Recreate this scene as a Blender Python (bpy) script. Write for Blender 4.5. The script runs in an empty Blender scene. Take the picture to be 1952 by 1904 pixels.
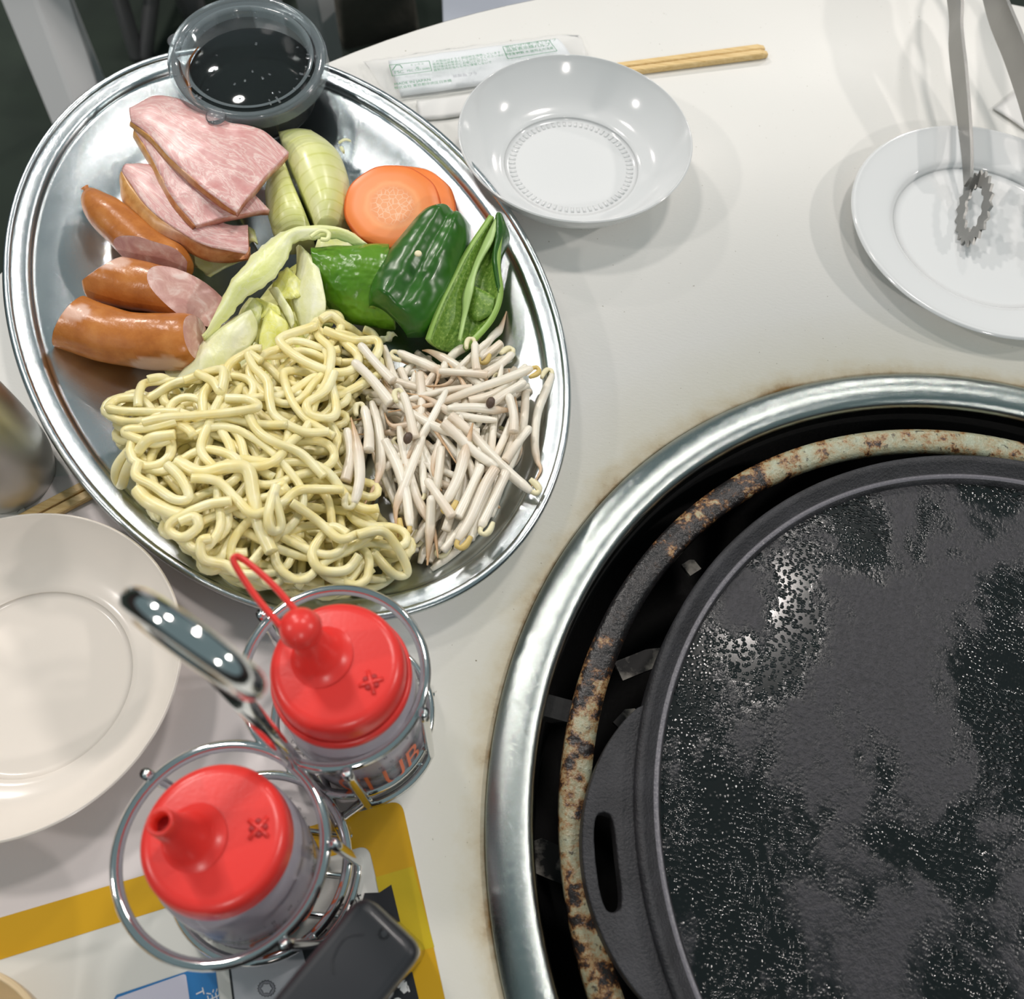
import bpy, bmesh, math, random
import numpy as np
from mathutils import Vector, Matrix, noise

# ------------------------------------------------------------------ camera
SC = bpy.context.scene
COL = SC.collection
FPX, PITCH, ROLL, CX, CY, CAM_H = 1683.39, 1.10632907, 0.119804239, 976.0, 952.0, 0.31
cp, sp, cr, sr = math.cos(PITCH), math.sin(PITCH), math.cos(ROLL), math.sin(ROLL)
FWD = Vector((0, cp, -sp)); UP0 = Vector((0, sp, cp)); RI0 = Vector((1, 0, 0))
RIGHT = cr * RI0 + sr * UP0
UPV = -sr * RI0 + cr * UP0
CAM = Vector((0, 0, CAM_H))
cd = bpy.data.cameras.new('camera')
cam = bpy.data.objects.new('camera', cd); COL.objects.link(cam)
m = Matrix((RIGHT, UPV, -FWD)).transposed().to_4x4()
m.translation = CAM
cam.matrix_world = m
cd.sensor_fit = 'HORIZONTAL'; cd.sensor_width = 36.0
cd.lens = FPX / 1952 * 36.0
cd.clip_start = 0.005; cd.clip_end = 50
cd.dof.use_dof = True; cd.dof.focus_distance = 0.345; cd.dof.aperture_fstop = 15.0
SC.camera = cam

# ------------------------------------------------------------------ light
SC.view_settings.view_transform = 'Standard'
SC.view_settings.look = 'None'
SC.view_settings.exposure = 0.07
SC.view_settings.gamma = 1.0
SC.view_settings.use_curve_mapping = False
W = bpy.data.worlds.new('World'); SC.world = W; W.use_nodes = True
W.node_tree.nodes['Background'].inputs[0].default_value = (0.150, 0.205, 0.217, 1)
W.node_tree.nodes['Background'].inputs[1].default_value = 1.0
CEIL = 1.90
def lamp(x, y, power, r=0.11, z=CEIL - 0.03, col=(1.0, 0.925, 0.88)):
    l = bpy.data.lights.new('ceiling_or_fill_light', 'AREA'); l.shape = 'DISK'; l.size = 2 * r
    l.energy = power; l.color = col
    o = bpy.data.objects.new('ceiling_or_fill_light', l); COL.objects.link(o)
    o.location = (x, y, z)
LAMPS = [(-1.8, 2.2, 48), (1.19, 3.25, 32), (3.1, 0.7, 52), (0.5, 1.0, 11), (-2.3, -0.6, 22), (0.9, -2.4, 28), (-0.75, 0.9, 11)]  # last entry is an added overhead fill light, not a known lamp
for x, y, pw in LAMPS:
    lamp(x, y, pw)

# ------------------------------------------------------------------ helpers
def P(px, py, z=0.0):
    d = RIGHT * ((px - CX) / FPX) - UPV * ((py - CY) / FPX) + FWD
    return CAM + d * ((z - CAM_H) / d.z)

def nz(v, s, o=0.0):
    return noise.noise(Vector((v[0] * s + o, v[1] * s - o, v[2] * s + 2 * o)))

def tag(o, label, cat, group=None):
    o['label'] = label; o['category'] = cat
    if group: o['group'] = group
    return o

def empty(name, loc, label, cat, group=None):
    o = bpy.data.objects.new(name, None); COL.objects.link(o)
    o.empty_display_size = 0.01
    o.location = loc
    o['label'] = label; o['category'] = cat
    if group: o['group'] = group
    return o

def link(name, me, mats, parent=None, smooth=True):
    o = bpy.data.objects.new(name, me); COL.objects.link(o)
    if not isinstance(mats, (list, tuple)): mats = [mats]
    for mm in mats: me.materials.append(mm)
    if smooth:
        for p in me.polygons: p.use_smooth = True
    if parent is not None:
        o.parent = parent
        mw = Matrix.Translation(parent.location) if parent.parent is None else Matrix.Identity(4)
        o.matrix_parent_inverse = mw.inverted()
    return o

def mesh(name, verts, faces, mats, parent=None, smooth=True, midx=None, uvs=None, center=True):
    """world-space vertices; the object's origin goes to their centre (top-level) so things sit where they stand"""
    me = bpy.data.meshes.new(name)
    off = Vector((0, 0, 0))
    if parent is None and center and len(verts):
        n = len(verts)
        off = Vector((sum(v[0] for v in verts) / n, sum(v[1] for v in verts) / n, min(v[2] for v in verts)))
    me.from_pydata([(v[0] - off[0], v[1] - off[1], v[2] - off[2]) for v in verts], [], faces)
    if midx: me.polygons.foreach_set('material_index', midx)
    if uvs:
        ul = me.uv_layers.new(name='UVMap')
        idx = np.zeros(len(me.loops), dtype=np.int32); me.loops.foreach_get('vertex_index', idx)
        ul.data.foreach_set('uv', np.array(uvs, dtype=np.float32)[idx].ravel())
    me.update()
    o = link(name, me, mats, parent, smooth)
    o.location = off
    return o

def fix_normals(o):
    bm = bmesh.new(); bm.from_mesh(o.data)
    bmesh.ops.recalc_face_normals(bm, faces=bm.faces); bm.to_mesh(o.data); bm.free()
    return o

def lathe(name, prof, c, mats, parent=None, seg=72, axis=None, closed=False, sx=1.0, midx=None, smooth=True):
    """surface of revolution of (r, z) about a (possibly tilted) axis through c"""
    zx = Vector(axis or (0, 0, 1)).normalized()
    xx = zx.orthogonal().normalized() if axis else Vector((1, 0, 0))
    yx = zx.cross(xx)
    c = Vector(c); V = []; Fc = []; mi = []
    n = len(prof)
    for i in range(seg):
        a = 2 * math.pi * i / seg
        d = xx * math.cos(a) + yx * math.sin(a)
        for r, z in prof:
            V.append(c + d * r + zx * z)
    k = n if closed else n - 1
    for i in range(seg):
        i2 = (i + 1) % seg
        for j in range(k):
            j2 = (j + 1) % n
            Fc.append((i * n + j, i2 * n + j, i2 * n + j2, i * n + j2))
            mi.append(midx[j] if midx else 0)
    if not closed:
        if prof[0][0] > 1e-6 and prof[0][0] < 0.9 * max(p[0] for p in prof) or False:
            pass
    o = mesh(name, V, Fc, mats, parent, smooth, mi if midx else None)
    bm = bmesh.new(); bm.from_mesh(o.data)
    bmesh.ops.remove_doubles(bm, verts=bm.verts, dist=1e-7)
    bmesh.ops.recalc_face_normals(bm, faces=bm.faces)
    bm.to_mesh(o.data); bm.free()
    return o

def cat(pts, n, closed=False):
    """Catmull-Rom resample"""
    pts = [Vector(p) for p in pts]
    L = len(pts); out = []
    segs = L if closed else L - 1
    for i in range(n):
        t = i / (n if closed else n - 1) * segs
        k = min(int(t), segs - 1); u = t - k
        if closed:
            p0, p1, p2, p3 = pts[(k - 1) % L], pts[k % L], pts[(k + 1) % L], pts[(k + 2) % L]
        else:
            p0, p1, p2, p3 = pts[max(k - 1, 0)], pts[k], pts[k + 1], pts[min(k + 2, L - 1)]
        out.append(0.5 * ((2 * p1) + (p2 - p0) * u + (2 * p0 - 5 * p1 + 4 * p2 - p3) * u * u + (3 * p1 - p0 - 3 * p2 + p3) * u ** 3))
    return out

def tube_geo(pts, rad, seg=8, closed=False, flat=1.0, cap=True):
    n = len(pts); V = []; F = []
    if not isinstance(rad, (list, tuple)): rad = [rad] * n
    T = []
    for i in range(n):
        a = pts[(i - 1) % n] if closed else pts[max(i - 1, 0)]
        b = pts[(i + 1) % n] if closed else pts[min(i + 1, n - 1)]
        t = (b - a)
        T.append(t.normalized() if t.length > 1e-12 else Vector((1, 0, 0)))
    nrm = T[0].orthogonal().normalized()
    if abs(T[0].z) < 0.9:
        nrm = (Vector((0, 0, 1)) - T[0] * T[0].z).normalized()
    for i in range(n):
        nrm = nrm - T[i] * nrm.dot(T[i])
        nrm = nrm.normalized() if nrm.length > 1e-9 else T[i].orthogonal().normalized()
        bn = T[i].cross(nrm)
        for j in range(seg):
            a = 2 * math.pi * j / seg
            V.append(pts[i] + nrm * (math.cos(a) * rad[i] * flat) + bn * (math.sin(a) * rad[i]))
    k = n if closed else n - 1
    for i in range(k):
        i2 = (i + 1) % n
        for j in range(seg):
            j2 = (j + 1) % seg
            F.append((i * seg + j, i * seg + j2, i2 * seg + j2, i2 * seg + j))
    if not closed and cap:
        F.append(tuple(range(seg - 1, -1, -1)))
        F.append(tuple((n - 1) * seg + j for j in range(seg)))
    return V, F

def tube(name, pts, rad, mats, parent=None, seg=8, closed=False, flat=1.0):
    V, F = tube_geo(pts, rad, seg, closed, flat)
    return mesh(name, V, F, mats, parent)

def joined(name, geos, mats, parent=None, smooth=True):
    V = []; F = []
    for v, f in geos:
        k = len(V); V += list(v); F += [tuple(a + k for a in q) for q in f]
    return mesh(name, V, F, mats, parent, smooth)

def rails(A, B, n, mm, bulge=0.0, power=0.8, wr=0.0, ws=120.0, shape=None, seed=0.0):
    """surface between two rails given as (px, py, z)"""
    a = cat([P(*p) for p in A], n); b = cat([P(*p) for p in B], n)
    G = []
    for i in range(n):
        row = []
        for j in range(mm):
            v = j / (mm - 1); u = i / (n - 1)
            p = a[i].lerp(b[i], v)
            h = bulge * (math.sin(math.pi * v) ** power)
            if shape: h = shape(u, v)
            p = p + Vector((0, 0, h))
            if wr:
                p = p + Vector((nz(p, ws * 0.7, seed + 3) * wr * 0.5, nz(p, ws * 0.7, seed + 7) * wr * 0.5, nz(p, ws, seed) * wr))
            row.append(p)
        G.append(row)
    return G

def slab(name, G, th, mats, parent=None, smooth=True, rim=0, floor=None):
    """solid sheet on a point grid; side walls take material rim"""
    n = len(G); mm = len(G[0])
    N = [[None] * mm for _ in range(n)]
    up = 0
    for i in range(n):
        for j in range(mm):
            du = G[min(i + 1, n - 1)][j] - G[max(i - 1, 0)][j]
            dv = G[i][min(j + 1, mm - 1)] - G[i][max(j - 1, 0)]
            c = du.cross(dv)
            N[i][j] = c.normalized() if c.length > 1e-14 else Vector((0, 0, 1))
            up += N[i][j].z
    s = 1 if up > 0 else -1
    V = []; UV = []
    for i in range(n):
        for j in range(mm):
            V.append(G[i][j]); UV.append((i / (n - 1), j / (mm - 1)))
    for i in range(n):
        for j in range(mm):
            q = G[i][j] - N[i][j] * (s * th)
            if floor is not None: q = Vector((G[i][j].x, G[i][j].y, min(floor, G[i][j].z - 1e-4)))
            V.append(q); UV.append((i / (n - 1), j / (mm - 1)))
    K = n * mm; F = []; M = []
    for i in range(n - 1):
        for j in range(mm - 1):
            a, b, c, d = i * mm + j, (i + 1) * mm + j, (i + 1) * mm + j + 1, i * mm + j + 1
            F.append((a, b, c, d)); M.append(0)
            F.append((K + d, K + c, K + b, K + a)); M.append(0)
    ring = [(i, 0) for i in range(n)] + [(n - 1, j) for j in range(1, mm)] + [(i, mm - 1) for i in range(n - 2, -1, -1)] + [(0, j) for j in range(mm - 2, 0, -1)]
    for k in range(len(ring)):
        a = ring[k][0] * mm + ring[k][1]; b = ring[(k + 1) % len(ring)]; b = b[0] * mm + b[1]
        F.append((b, a, K + a, K + b)); M.append(rim)
    o = mesh(name, V, F, mats, parent, smooth, M, UV)
    fix_normals(o)
    return o

def poly_slab(name, pts, th, mats, parent=None, bevel=0.0, smooth=False):
    """closed outline (world points, top face) extruded down by th"""
    n = len(pts)
    V = [Vector(p) for p in pts] + [Vector(p) - Vector((0, 0, th)) for p in pts]
    F = [tuple(range(n)), tuple(range(2 * n - 1, n - 1, -1))]
    for i in range(n):
        j = (i + 1) % n
        F.append((j, i, n + i, n + j))
    o = mesh(name, V, F, mats, parent, smooth)
    fix_normals(o)
    if bevel:
        bv = o.modifiers.new('bevel', 'BEVEL'); bv.width = bevel; bv.segments = 4; bv.limit_method = 'ANGLE'
        for p in o.data.polygons: p.use_smooth = True
    return o

def round_poly(pts, rad, k=6):
    """round the corners of a px polygon"""
    out = []; n = len(pts)
    for i in range(n):
        p0, p1, p2 = Vector(pts[i - 1]), Vector(pts[i]), Vector(pts[(i + 1) % n])
        r = rad[i] if isinstance(rad, (list, tuple)) else rad
        if r <= 0: out.append(p1); continue
        a = p1 + (p0 - p1).normalized() * r; b = p1 + (p2 - p1).normalized() * r
        for t in range(k + 1):
            t /= k
            out.append(a * (1 - t) ** 2 + p1 * (2 * t * (1 - t)) + b * t * t)
    return out

# ------------------------------------------------------------------ materials
def srgb(r, g, b):
    f = lambda c: (c / 255 / 12.92) if c / 255 <= 0.04045 else ((c / 255 + 0.055) / 1.055) ** 2.4
    return (f(r), f(g), f(b), 1.0)

class Mat:
    def __init__(s, name, col=(0.8, 0.8, 0.8, 1), rough=0.5, metal=0.0, **kw):
        s.m = bpy.data.materials.new(name); s.m.use_nodes = True
        s.t = s.m.node_tree; s.n = s.t.nodes; s.l = s.t.links
        s.b = s.n['Principled BSDF']; s.out = s.n['Material Output']
        s.set('Base Color', col); s.set('Roughness', rough); s.set('Metallic', metal)
        for k, v in kw.items(): s.set(k.replace('_', ' '), v)
        s._co = None
    def set(s, k, v):
        if k in s.b.inputs: s.b.inputs[k].default_value = v
    def node(s, t, **kw):
        x = s.n.new(t)
        for k, v in kw.items():
            if k in x.inputs: x.inputs[k].default_value = v
            else: setattr(x, k, v)
        return x
    def co(s, kind='Object'):
        if s._co is None: s._co = s.n.new('ShaderNodeTexCoord')
        return s._co.outputs[kind]
    def mapped(s, scale=(1, 1, 1), rot=(0, 0, 0), kind='Object'):
        mp = s.n.new('ShaderNodeMapping'); mp.inputs['Scale'].default_value = scale; mp.inputs['Rotation'].default_value = rot
        s.l.new(s.co(kind), mp.inputs['Vector']); return mp.outputs[0]
    def noise(s, scale, detail=4, rough=0.55, vec=None, dist=0.0):
        x = s.node('ShaderNodeTexNoise', Scale=scale, Detail=detail, Roughness=rough, Distortion=dist)
        s.l.new(vec if vec is not None else s.co(), x.inputs['Vector']); return x.outputs[0]
    def voro(s, scale, vec=None, feature='F1'):
        x = s.node('ShaderNodeTexVoronoi', Scale=scale); x.feature = feature
        s.l.new(vec if vec is not None else s.co(), x.inputs['Vector']); return x.outputs['Distance']
    def ramp(s, fac, stops, interp='LINEAR'):
        x = s.n.new('ShaderNodeValToRGB'); e = x.color_ramp.elements; x.color_ramp.interpolation = interp
        while len(e) < len(stops): e.new(0.5)
        for i, (p, c) in enumerate(stops):
            e[i].position = p; e[i].color = c if len(c) == 4 else (*c, 1)
        s.l.new(fac, x.inputs[0]); return x.outputs[0]
    def mix(s, fac, a, b, mode='MIX'):
        x = s.n.new('ShaderNodeMix'); x.data_type = 'RGBA'; x.blend_type = mode
        for i, v in ((0, fac), (6, a), (7, b)):
            if hasattr(v, 'is_linked'): s.l.new(v, x.inputs[i])
            else: x.inputs[i].default_value = v
        return x.outputs[2]
    def math(s, op, a, b=0.0):
        x = s.n.new('ShaderNodeMath'); x.operation = op
        for i, v in ((0, a), (1, b)):
            if hasattr(v, 'is_linked'): s.l.new(v, x.inputs[i])
            else: x.inputs[i].default_value = v
        return x.outputs[0]
    def color(s, sock): s.l.new(sock, s.b.inputs['Base Color']); return s
    def rough(s, sock): s.l.new(sock, s.b.inputs['Roughness']); return s
    def bump(s, sock, strength=0.3, dist=0.001):
        x = s.node('ShaderNodeBump', Strength=strength, Distance=dist)
        s.l.new(sock, x.inputs['Height']); s.l.new(x.outputs[0], s.b.inputs['Normal']); return s

BW = lambda v: (v, v, v, 1)

M_table = Mat('white_laminate', srgb(226, 226, 220), 0.30); M_table.set('Specular IOR Level', 0.36)
_n = M_table.noise(9, 5)
_geo = M_table.n.new('ShaderNodeNewGeometry')
_vm = M_table.n.new('ShaderNodeVectorMath'); _vm.operation = 'DISTANCE'
M_table.l.new(_geo.outputs['Position'], _vm.inputs[0]); _vm.inputs[1].default_value = (0.1895, 0.0540, 0)
_d = M_table.math('ADD', _vm.outputs['Value'], M_table.math('MULTIPLY', M_table.noise(38, 6, 0.65), 0.022))
_stain = M_table.ramp(_d, [(0.1975, srgb(150, 118, 74)), (0.1995, srgb(212, 203, 178)), (0.206, srgb(222, 219, 206)), (0.235, srgb(228, 227, 222))])
_spk = M_table.ramp(M_table.noise(620, 2, 0.5), [(0.20, srgb(150, 140, 118)), (0.27, BW(1))])
M_table.color(M_table.mix(1.0, _stain, _spk, 'MULTIPLY'))
M_table.rough(M_table.ramp(_n, [(0.35, BW(0.38)), (0.65, BW(0.50))]))
M_table.bump(M_table.noise(420, 4, 0.6, M_table.mapped((1, 2.2, 1), (0, 0, 0.5))), 0.10, 0.0006)

M_tedge = Mat('table_edge_band', srgb(205, 205, 205), 0.4)
M_china = Mat('white_glazed_china', srgb(222, 224, 224), 0.12, IOR=1.5)
M_china.set('Coat Weight', 0.3)
M_cream = Mat('cream_glazed_china', srgb(234, 226, 216), 0.2)
M_tanrim = Mat('tan_glazed_china', srgb(214, 190, 150), 0.3)

def steel(name, col, rough, scr=0.25, dirn=(1, 1, 1)):
    mm = Mat(name, col, rough, 1.0)
    a = mm.noise(380, 4, 0.7, mm.mapped((1, 14, 1), (0, 0, 0.9)))
    b = mm.noise(300, 4, 0.7, mm.mapped((13, 1, 1), (0, 0, 0.4)))
    c = mm.noise(14, 5, 0.6)
    s = mm.math('ADD', a, b)
    mm.bump(s, scr, 0.00014)
    mm.rough(mm.ramp(c, [(0.3, BW(rough * 0.75)), (0.7, BW(rough * 1.3))]))
    return mm
M_tray = steel('scratched_stainless_steel', (0.53, 0.575, 0.585, 1), 0.21, 0.30)
M_ring = steel('brushed_grill_trim_steel', (0.43, 0.47, 0.45, 1), 0.18, 0.34)
M_cupsteel = steel('satin_stainless_steel', (0.66, 0.65, 0.62, 1), 0.36, 0.1)
M_tong = steel('dull_tong_steel', (0.34, 0.335, 0.32, 1), 0.36, 0.3)
M_chrome = Mat('chrome_wire', (0.78, 0.78, 0.77, 1), 0.09, 1.0)

M_red = Mat('red_plastic', srgb(236, 60, 54), 0.30); M_red.set('Subsurface Weight', 0.05)
M_red.bump(M_red.noise(900, 2), 0.06, 0.0005)
M_redhole = Mat('hole_shade_red', srgb(168, 22, 22), 0.5)  # darker copy of the red, paints the shade inside small holes

def clear(name, tint, gl=0.12, diff=0.0, dcol=(0.8, 0.8, 0.85, 1), rough=0.06, trans=0.0):
    """thin clear plastic: see-through with a surface reflection and a little milkiness"""
    mm = Mat(name)
    mm.n.remove(mm.b)
    tr = mm.n.new('ShaderNodeBsdfTransparent'); tr.inputs[0].default_value = tint
    g = mm.n.new('ShaderNodeBsdfGlossy'); g.inputs['Roughness'].default_value = rough
    lw = mm.n.new('ShaderNodeLayerWeight'); lw.inputs[0].default_value = gl
    d = mm.n.new('ShaderNodeBsdfDiffuse'); d.inputs[0].default_value = dcol
    m1 = mm.n.new('ShaderNodeMixShader'); m1.inputs[0].default_value = diff
    m2 = mm.n.new('ShaderNodeMixShader')
    mm.l.new(tr.outputs[0], m1.inputs[1])
    if trans:
        tl = mm.n.new('ShaderNodeBsdfTranslucent'); tl.inputs[0].default_value = dcol
        m3 = mm.n.new('ShaderNodeMixShader'); m3.inputs[0].default_value = trans
        mm.l.new(d.outputs[0], m3.inputs[1]); mm.l.new(tl.outputs[0], m3.inputs[2]); mm.l.new(m3.outputs[0], m1.inputs[2])
    else: mm.l.new(d.outputs[0], m1.inputs[2])
    mm.l.new(lw.outputs['Fresnel'], m2.inputs[0]); mm.l.new(m1.outputs[0], m2.inputs[1]); mm.l.new(g.outputs[0], m2.inputs[2])
    mm.l.new(m2.outputs[0], mm.out.inputs[0])
    nb = mm.noise(60, 3); bp = mm.node('ShaderNodeBump', Strength=0.25, Distance=0.0008)
    mm.l.new(nb, bp.inputs['Height']); mm.l.new(bp.outputs[0], g.inputs['Normal'])
    return mm
M_clear = clear('clear_plastic', (0.93, 0.95, 0.95, 1), 0.22, 0.10)
M_clear2 = clear('clear_lid_plastic', (0.96, 0.98, 0.98, 1), 0.05, 0.012)
M_milky = clear('milky_bottle_plastic', (0.92, 0.91, 0.94, 1), 0.10, 0.70, srgb(232, 229, 240), 0.18, 0.4)
M_film = clear('clear_film', (0.985, 0.985, 0.985, 1), 0.05, 0.10, srgb(240, 242, 244), 0.10)
M_rimclear = clear('clear_rim_plastic', (0.90, 0.93, 0.94, 1), 0.30, 0.22, srgb(190, 205, 210), 0.08)
M_soy = Mat('dark_sauce', (0.006, 0.010, 0.009, 1), 0.05, IOR=1.33)
M_amber = Mat('amber_sauce_edge', srgb(150, 84, 20), 0.2)
M_botsauce = Mat('brown_bottle_sauce', srgb(52, 42, 40), 0.2)
M_orange = Mat('orange_print', srgb(244, 112, 60), 0.5)

# meat
M_bacon = Mat('cured_pork', srgb(214, 158, 152), 0.33)
_uv = M_bacon.mapped((1.3, 2.6, 1), (0, 0, 0.10), 'UV')
_w = M_bacon.noise(1.9, 7, 0.62, _uv, 0.9)
_c = M_bacon.ramp(_w, [(0.36, srgb(212, 150, 146)), (0.445, srgb(220, 164, 160)), (0.475, srgb(240, 214, 206)), (0.50, srgb(218, 162, 158)), (0.545, srgb(222, 170, 166)), (0.575, srgb(244, 222, 214)), (0.61, srgb(220, 164, 160)), (0.70, srgb(206, 142, 142))])
_w2 = M_bacon.noise(260, 4, 0.6)
M_bacon.color(M_bacon.mix(0.25, _c, M_bacon.ramp(_w2, [(0.3, srgb(200, 130, 130)), (0.7, srgb(240, 214, 206))])))
M_bacon.bump(_w, 0.25, 0.001); M_bacon.set('Subsurface Weight', 0.15); M_bacon.set('Subsurface Radius', (0.004, 0.0015, 0.001)); M_bacon.set('Subsurface Scale', 0.6)
M_rind = Mat('smoked_rind', srgb(190, 124, 60), 0.35)
_r = M_rind.ramp(M_rind.math('ADD', M_rind.n.new('ShaderNodeSeparateXYZ').outputs[0], 0), [(0, BW(0)), (1, BW(1))])
_sx = [x for x in M_rind.n if x.bl_idname == 'ShaderNodeSeparateXYZ'][0]; M_rind.l.new(M_rind.co('UV'), _sx.inputs[0])
_rr = M_rind.ramp(_r, [(0.0, srgb(212, 160, 84)), (0.42, srgb(206, 150, 84)), (0.55, srgb(226, 186, 168)), (0.66, srgb(186, 104, 66)), (1.0, srgb(170, 88, 54))])
M_rind.color(M_rind.mix(0.5, _rr, M_rind.ramp(M_rind.noise(300, 4), [(0.3, srgb(164, 98, 44)), (0.7, srgb(222, 172, 110))])))
M_baconedge = Mat('cured_pork_edge', srgb(204, 140, 128), 0.4)
M_baconedge.color(M_baconedge.ramp(M_baconedge.noise(180, 3), [(0.3, srgb(190, 116, 84)), (0.5, srgb(212, 150, 142)), (0.7, srgb(230, 192, 180))]))
M_saus = Mat('smoked_sausage_skin', srgb(190, 118, 56), 0.27)
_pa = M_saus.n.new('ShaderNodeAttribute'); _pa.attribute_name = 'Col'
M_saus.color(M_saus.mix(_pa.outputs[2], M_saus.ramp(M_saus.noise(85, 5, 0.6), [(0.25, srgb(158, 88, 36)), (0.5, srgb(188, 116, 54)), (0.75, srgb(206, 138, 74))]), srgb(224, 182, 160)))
M_saus.bump(M_saus.noise(260, 3), 0.25, 0.0008)
M_sauscut = Mat('sausage_cut_meat', srgb(206, 160, 150), 0.32)
M_sauscut.color(M_sauscut.ramp(M_sauscut.noise(150, 4, 0.55, None, 0.6), [(0.36, srgb(192, 142, 134)), (0.52, srgb(208, 164, 154)), (0.62, srgb(222, 192, 184)), (0.72, srgb(232, 216, 210))]))
M_sauscut.bump(M_sauscut.noise(200, 4), 0.2, 0.0006)

# vegetables
M_onion = Mat('onion_flesh', srgb(226, 226, 150), 0.30)
_u = M_onion.mapped((1, 1, 1), (0, 0, 0), 'UV')
_wv = M_onion.node('ShaderNodeTexWave', Scale=3.2, Distortion=0.8, Detail=2); _wv.bands_direction = 'X'; M_onion.l.new(_u, _wv.inputs['Vector'])
_oc = M_onion.ramp(M_onion.noise(70, 3), [(0.3, srgb(218, 222, 124)), (0.7, srgb(240, 240, 184))])
M_onion.color(M_onion.mix(0.22, _oc, M_onion.ramp(_wv.outputs[0], [(0.0, srgb(176, 180, 70)), (0.12, srgb(232, 234, 190))])))
M_onion.set('Subsurface Weight', 0.2); M_onion.set('Subsurface Radius', (0.004, 0.004, 0.002)); M_onion.set('Subsurface Scale', 0.5)
M_carrot = Mat('carrot_flesh', srgb(236, 124, 56), 0.38)
_cd = M_carrot.n.new('ShaderNodeVectorMath'); _cd.operation = 'LENGTH'; M_carrot.l.new(M_carrot.co('UV'), _cd.inputs[0])
_cn = M_carrot.math('ADD', _cd.outputs['Value'], M_carrot.math('MULTIPLY', M_carrot.noise(240, 3), 0.09))
_cr = M_carrot.ramp(_cn, [(0.30, srgb(244, 164, 108)), (0.46, srgb(240, 150, 88)), (0.58, srgb(250, 164, 100)), (0.66, srgb(248, 146, 74)), (1.0, srgb(242, 132, 60))])
_cv = M_carrot.ramp(M_carrot.voro(420, None, 'DISTANCE_TO_EDGE'), [(0.0, BW(1)), (0.09, BW(0))])
_ck = M_carrot.ramp(_cd.outputs['Value'], [(0.36, BW(0.7)), (0.48, BW(0.0))])
M_carrot.color(M_carrot.mix(M_carrot.math('MULTIPLY', _cv, _ck), _cr, srgb(250, 212, 178)))
M_carrotskin = Mat('carrot_skin', srgb(226, 104, 40), 0.4)
def pepper(name, a, b, bs, st):
    mm = Mat(name, a, 0.30)
    mm.color(mm.ramp(mm.noise(45, 4), [(0.3, a), (0.7, b)]))
    mm.bump(mm.noise(bs, 2), st, 0.004); mm.set('Coat Weight', 0.08); mm.set('Coat Roughness', 0.1)
    return mm
M_pepL = pepper('light_green_pepper_skin', srgb(66, 122, 20), srgb(106, 154, 36), 110, 0.8)
M_pepD = pepper('dark_green_pepper_skin', srgb(30, 80, 14), srgb(52, 108, 26), 55, 0.9)
M_pepIn = Mat('pepper_inner_wall', srgb(104, 140, 48), 0.42)
M_pepIn.color(M_pepIn.ramp(M_pepIn.noise(700, 3, 0.6), [(0.35, srgb(84, 124, 36)), (0.6, srgb(122, 156, 62)), (0.75, srgb(178, 198, 122))]))
M_pepIn.bump(M_pepIn.noise(700, 3), 0.25, 0.0006)
M_pepEdge = Mat('pepper_cut_edge', srgb(150, 186, 90), 0.4)
M_rib = Mat('pepper_rib', srgb(176, 206, 130), 0.4)
M_seed = Mat('pepper_seed', srgb(236, 226, 188), 0.5)
def cabbage(name, a, b, c):
    mm = Mat(name, a, 0.36)
    u = mm.mapped((3.0, 2.0, 1), (0, 0, 0), 'UV')
    base = mm.ramp(mm.noise(1.1, 3, 0.5, u), [(0.3, a), (0.5, b), (0.72, c)])
    v = mm.ramp(mm.voro(2.4, u, 'DISTANCE_TO_EDGE'), [(0.0, BW(1)), (0.035, BW(0.0))])
    mm.color(mm.mix(mm.math('MULTIPLY', v, 0.45), base, srgb(240, 242, 214)))
    mm.bump(mm.noise(160, 3), 0.3, 0.0015)
    mm.set('Subsurface Weight', 0.15); mm.set('Subsurface Radius', (0.003, 0.003, 0.001)); mm.set('Subsurface Scale', 0.4)
    return mm
M_cabA = cabbage('pale_cabbage_leaf', srgb(222, 228, 136), srgb(236, 240, 176), srgb(246, 248, 214))
M_cabB = cabbage('yellow_cabbage_leaf', srgb(226, 226, 104), srgb(238, 238, 144), srgb(244, 245, 188))
M_cabC = cabbage('white_cabbage_rib', srgb(228, 230, 166), srgb(238, 239, 194), srgb(246, 246, 220))
M_noodle = Mat('egg_noodle', srgb(234, 220, 152), 0.30)
M_noodle.color(M_noodle.ramp(M_noodle.noise(110, 3), [(0.3, srgb(244, 228, 156)), (0.7, srgb(252, 244, 200))]))
M_noodle.set('Subsurface Weight', 0.25); M_noodle.set('Subsurface Radius', (0.003, 0.0025, 0.001)); M_noodle.set('Subsurface Scale', 0.5)
M_sprout = Mat('bean_sprout_stem', srgb(236, 230, 220), 0.30)
_at = M_sprout.n.new('ShaderNodeAttribute'); _at.attribute_name = 'Col'
M_sprout.color(M_sprout.mix(0.25, _at.outputs[0], M_sprout.ramp(M_sprout.noise(120, 4), [(0.3, srgb(214, 196, 174)), (0.6, srgb(246, 243, 236))]), 'MULTIPLY'))
M_sprout.set('Subsurface Weight', 0.2); M_sprout.set('Subsurface Radius', (0.003, 0.0025, 0.002)); M_sprout.set('Subsurface Scale', 0.5)
M_head = Mat('bean_sprout_head', srgb(212, 186, 112), 0.4)
M_headp = Mat('pale_sprout_head', srgb(234, 226, 186), 0.35)
M_hull = Mat('dark_bean_hull', srgb(84, 66, 54), 0.5)

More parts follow.
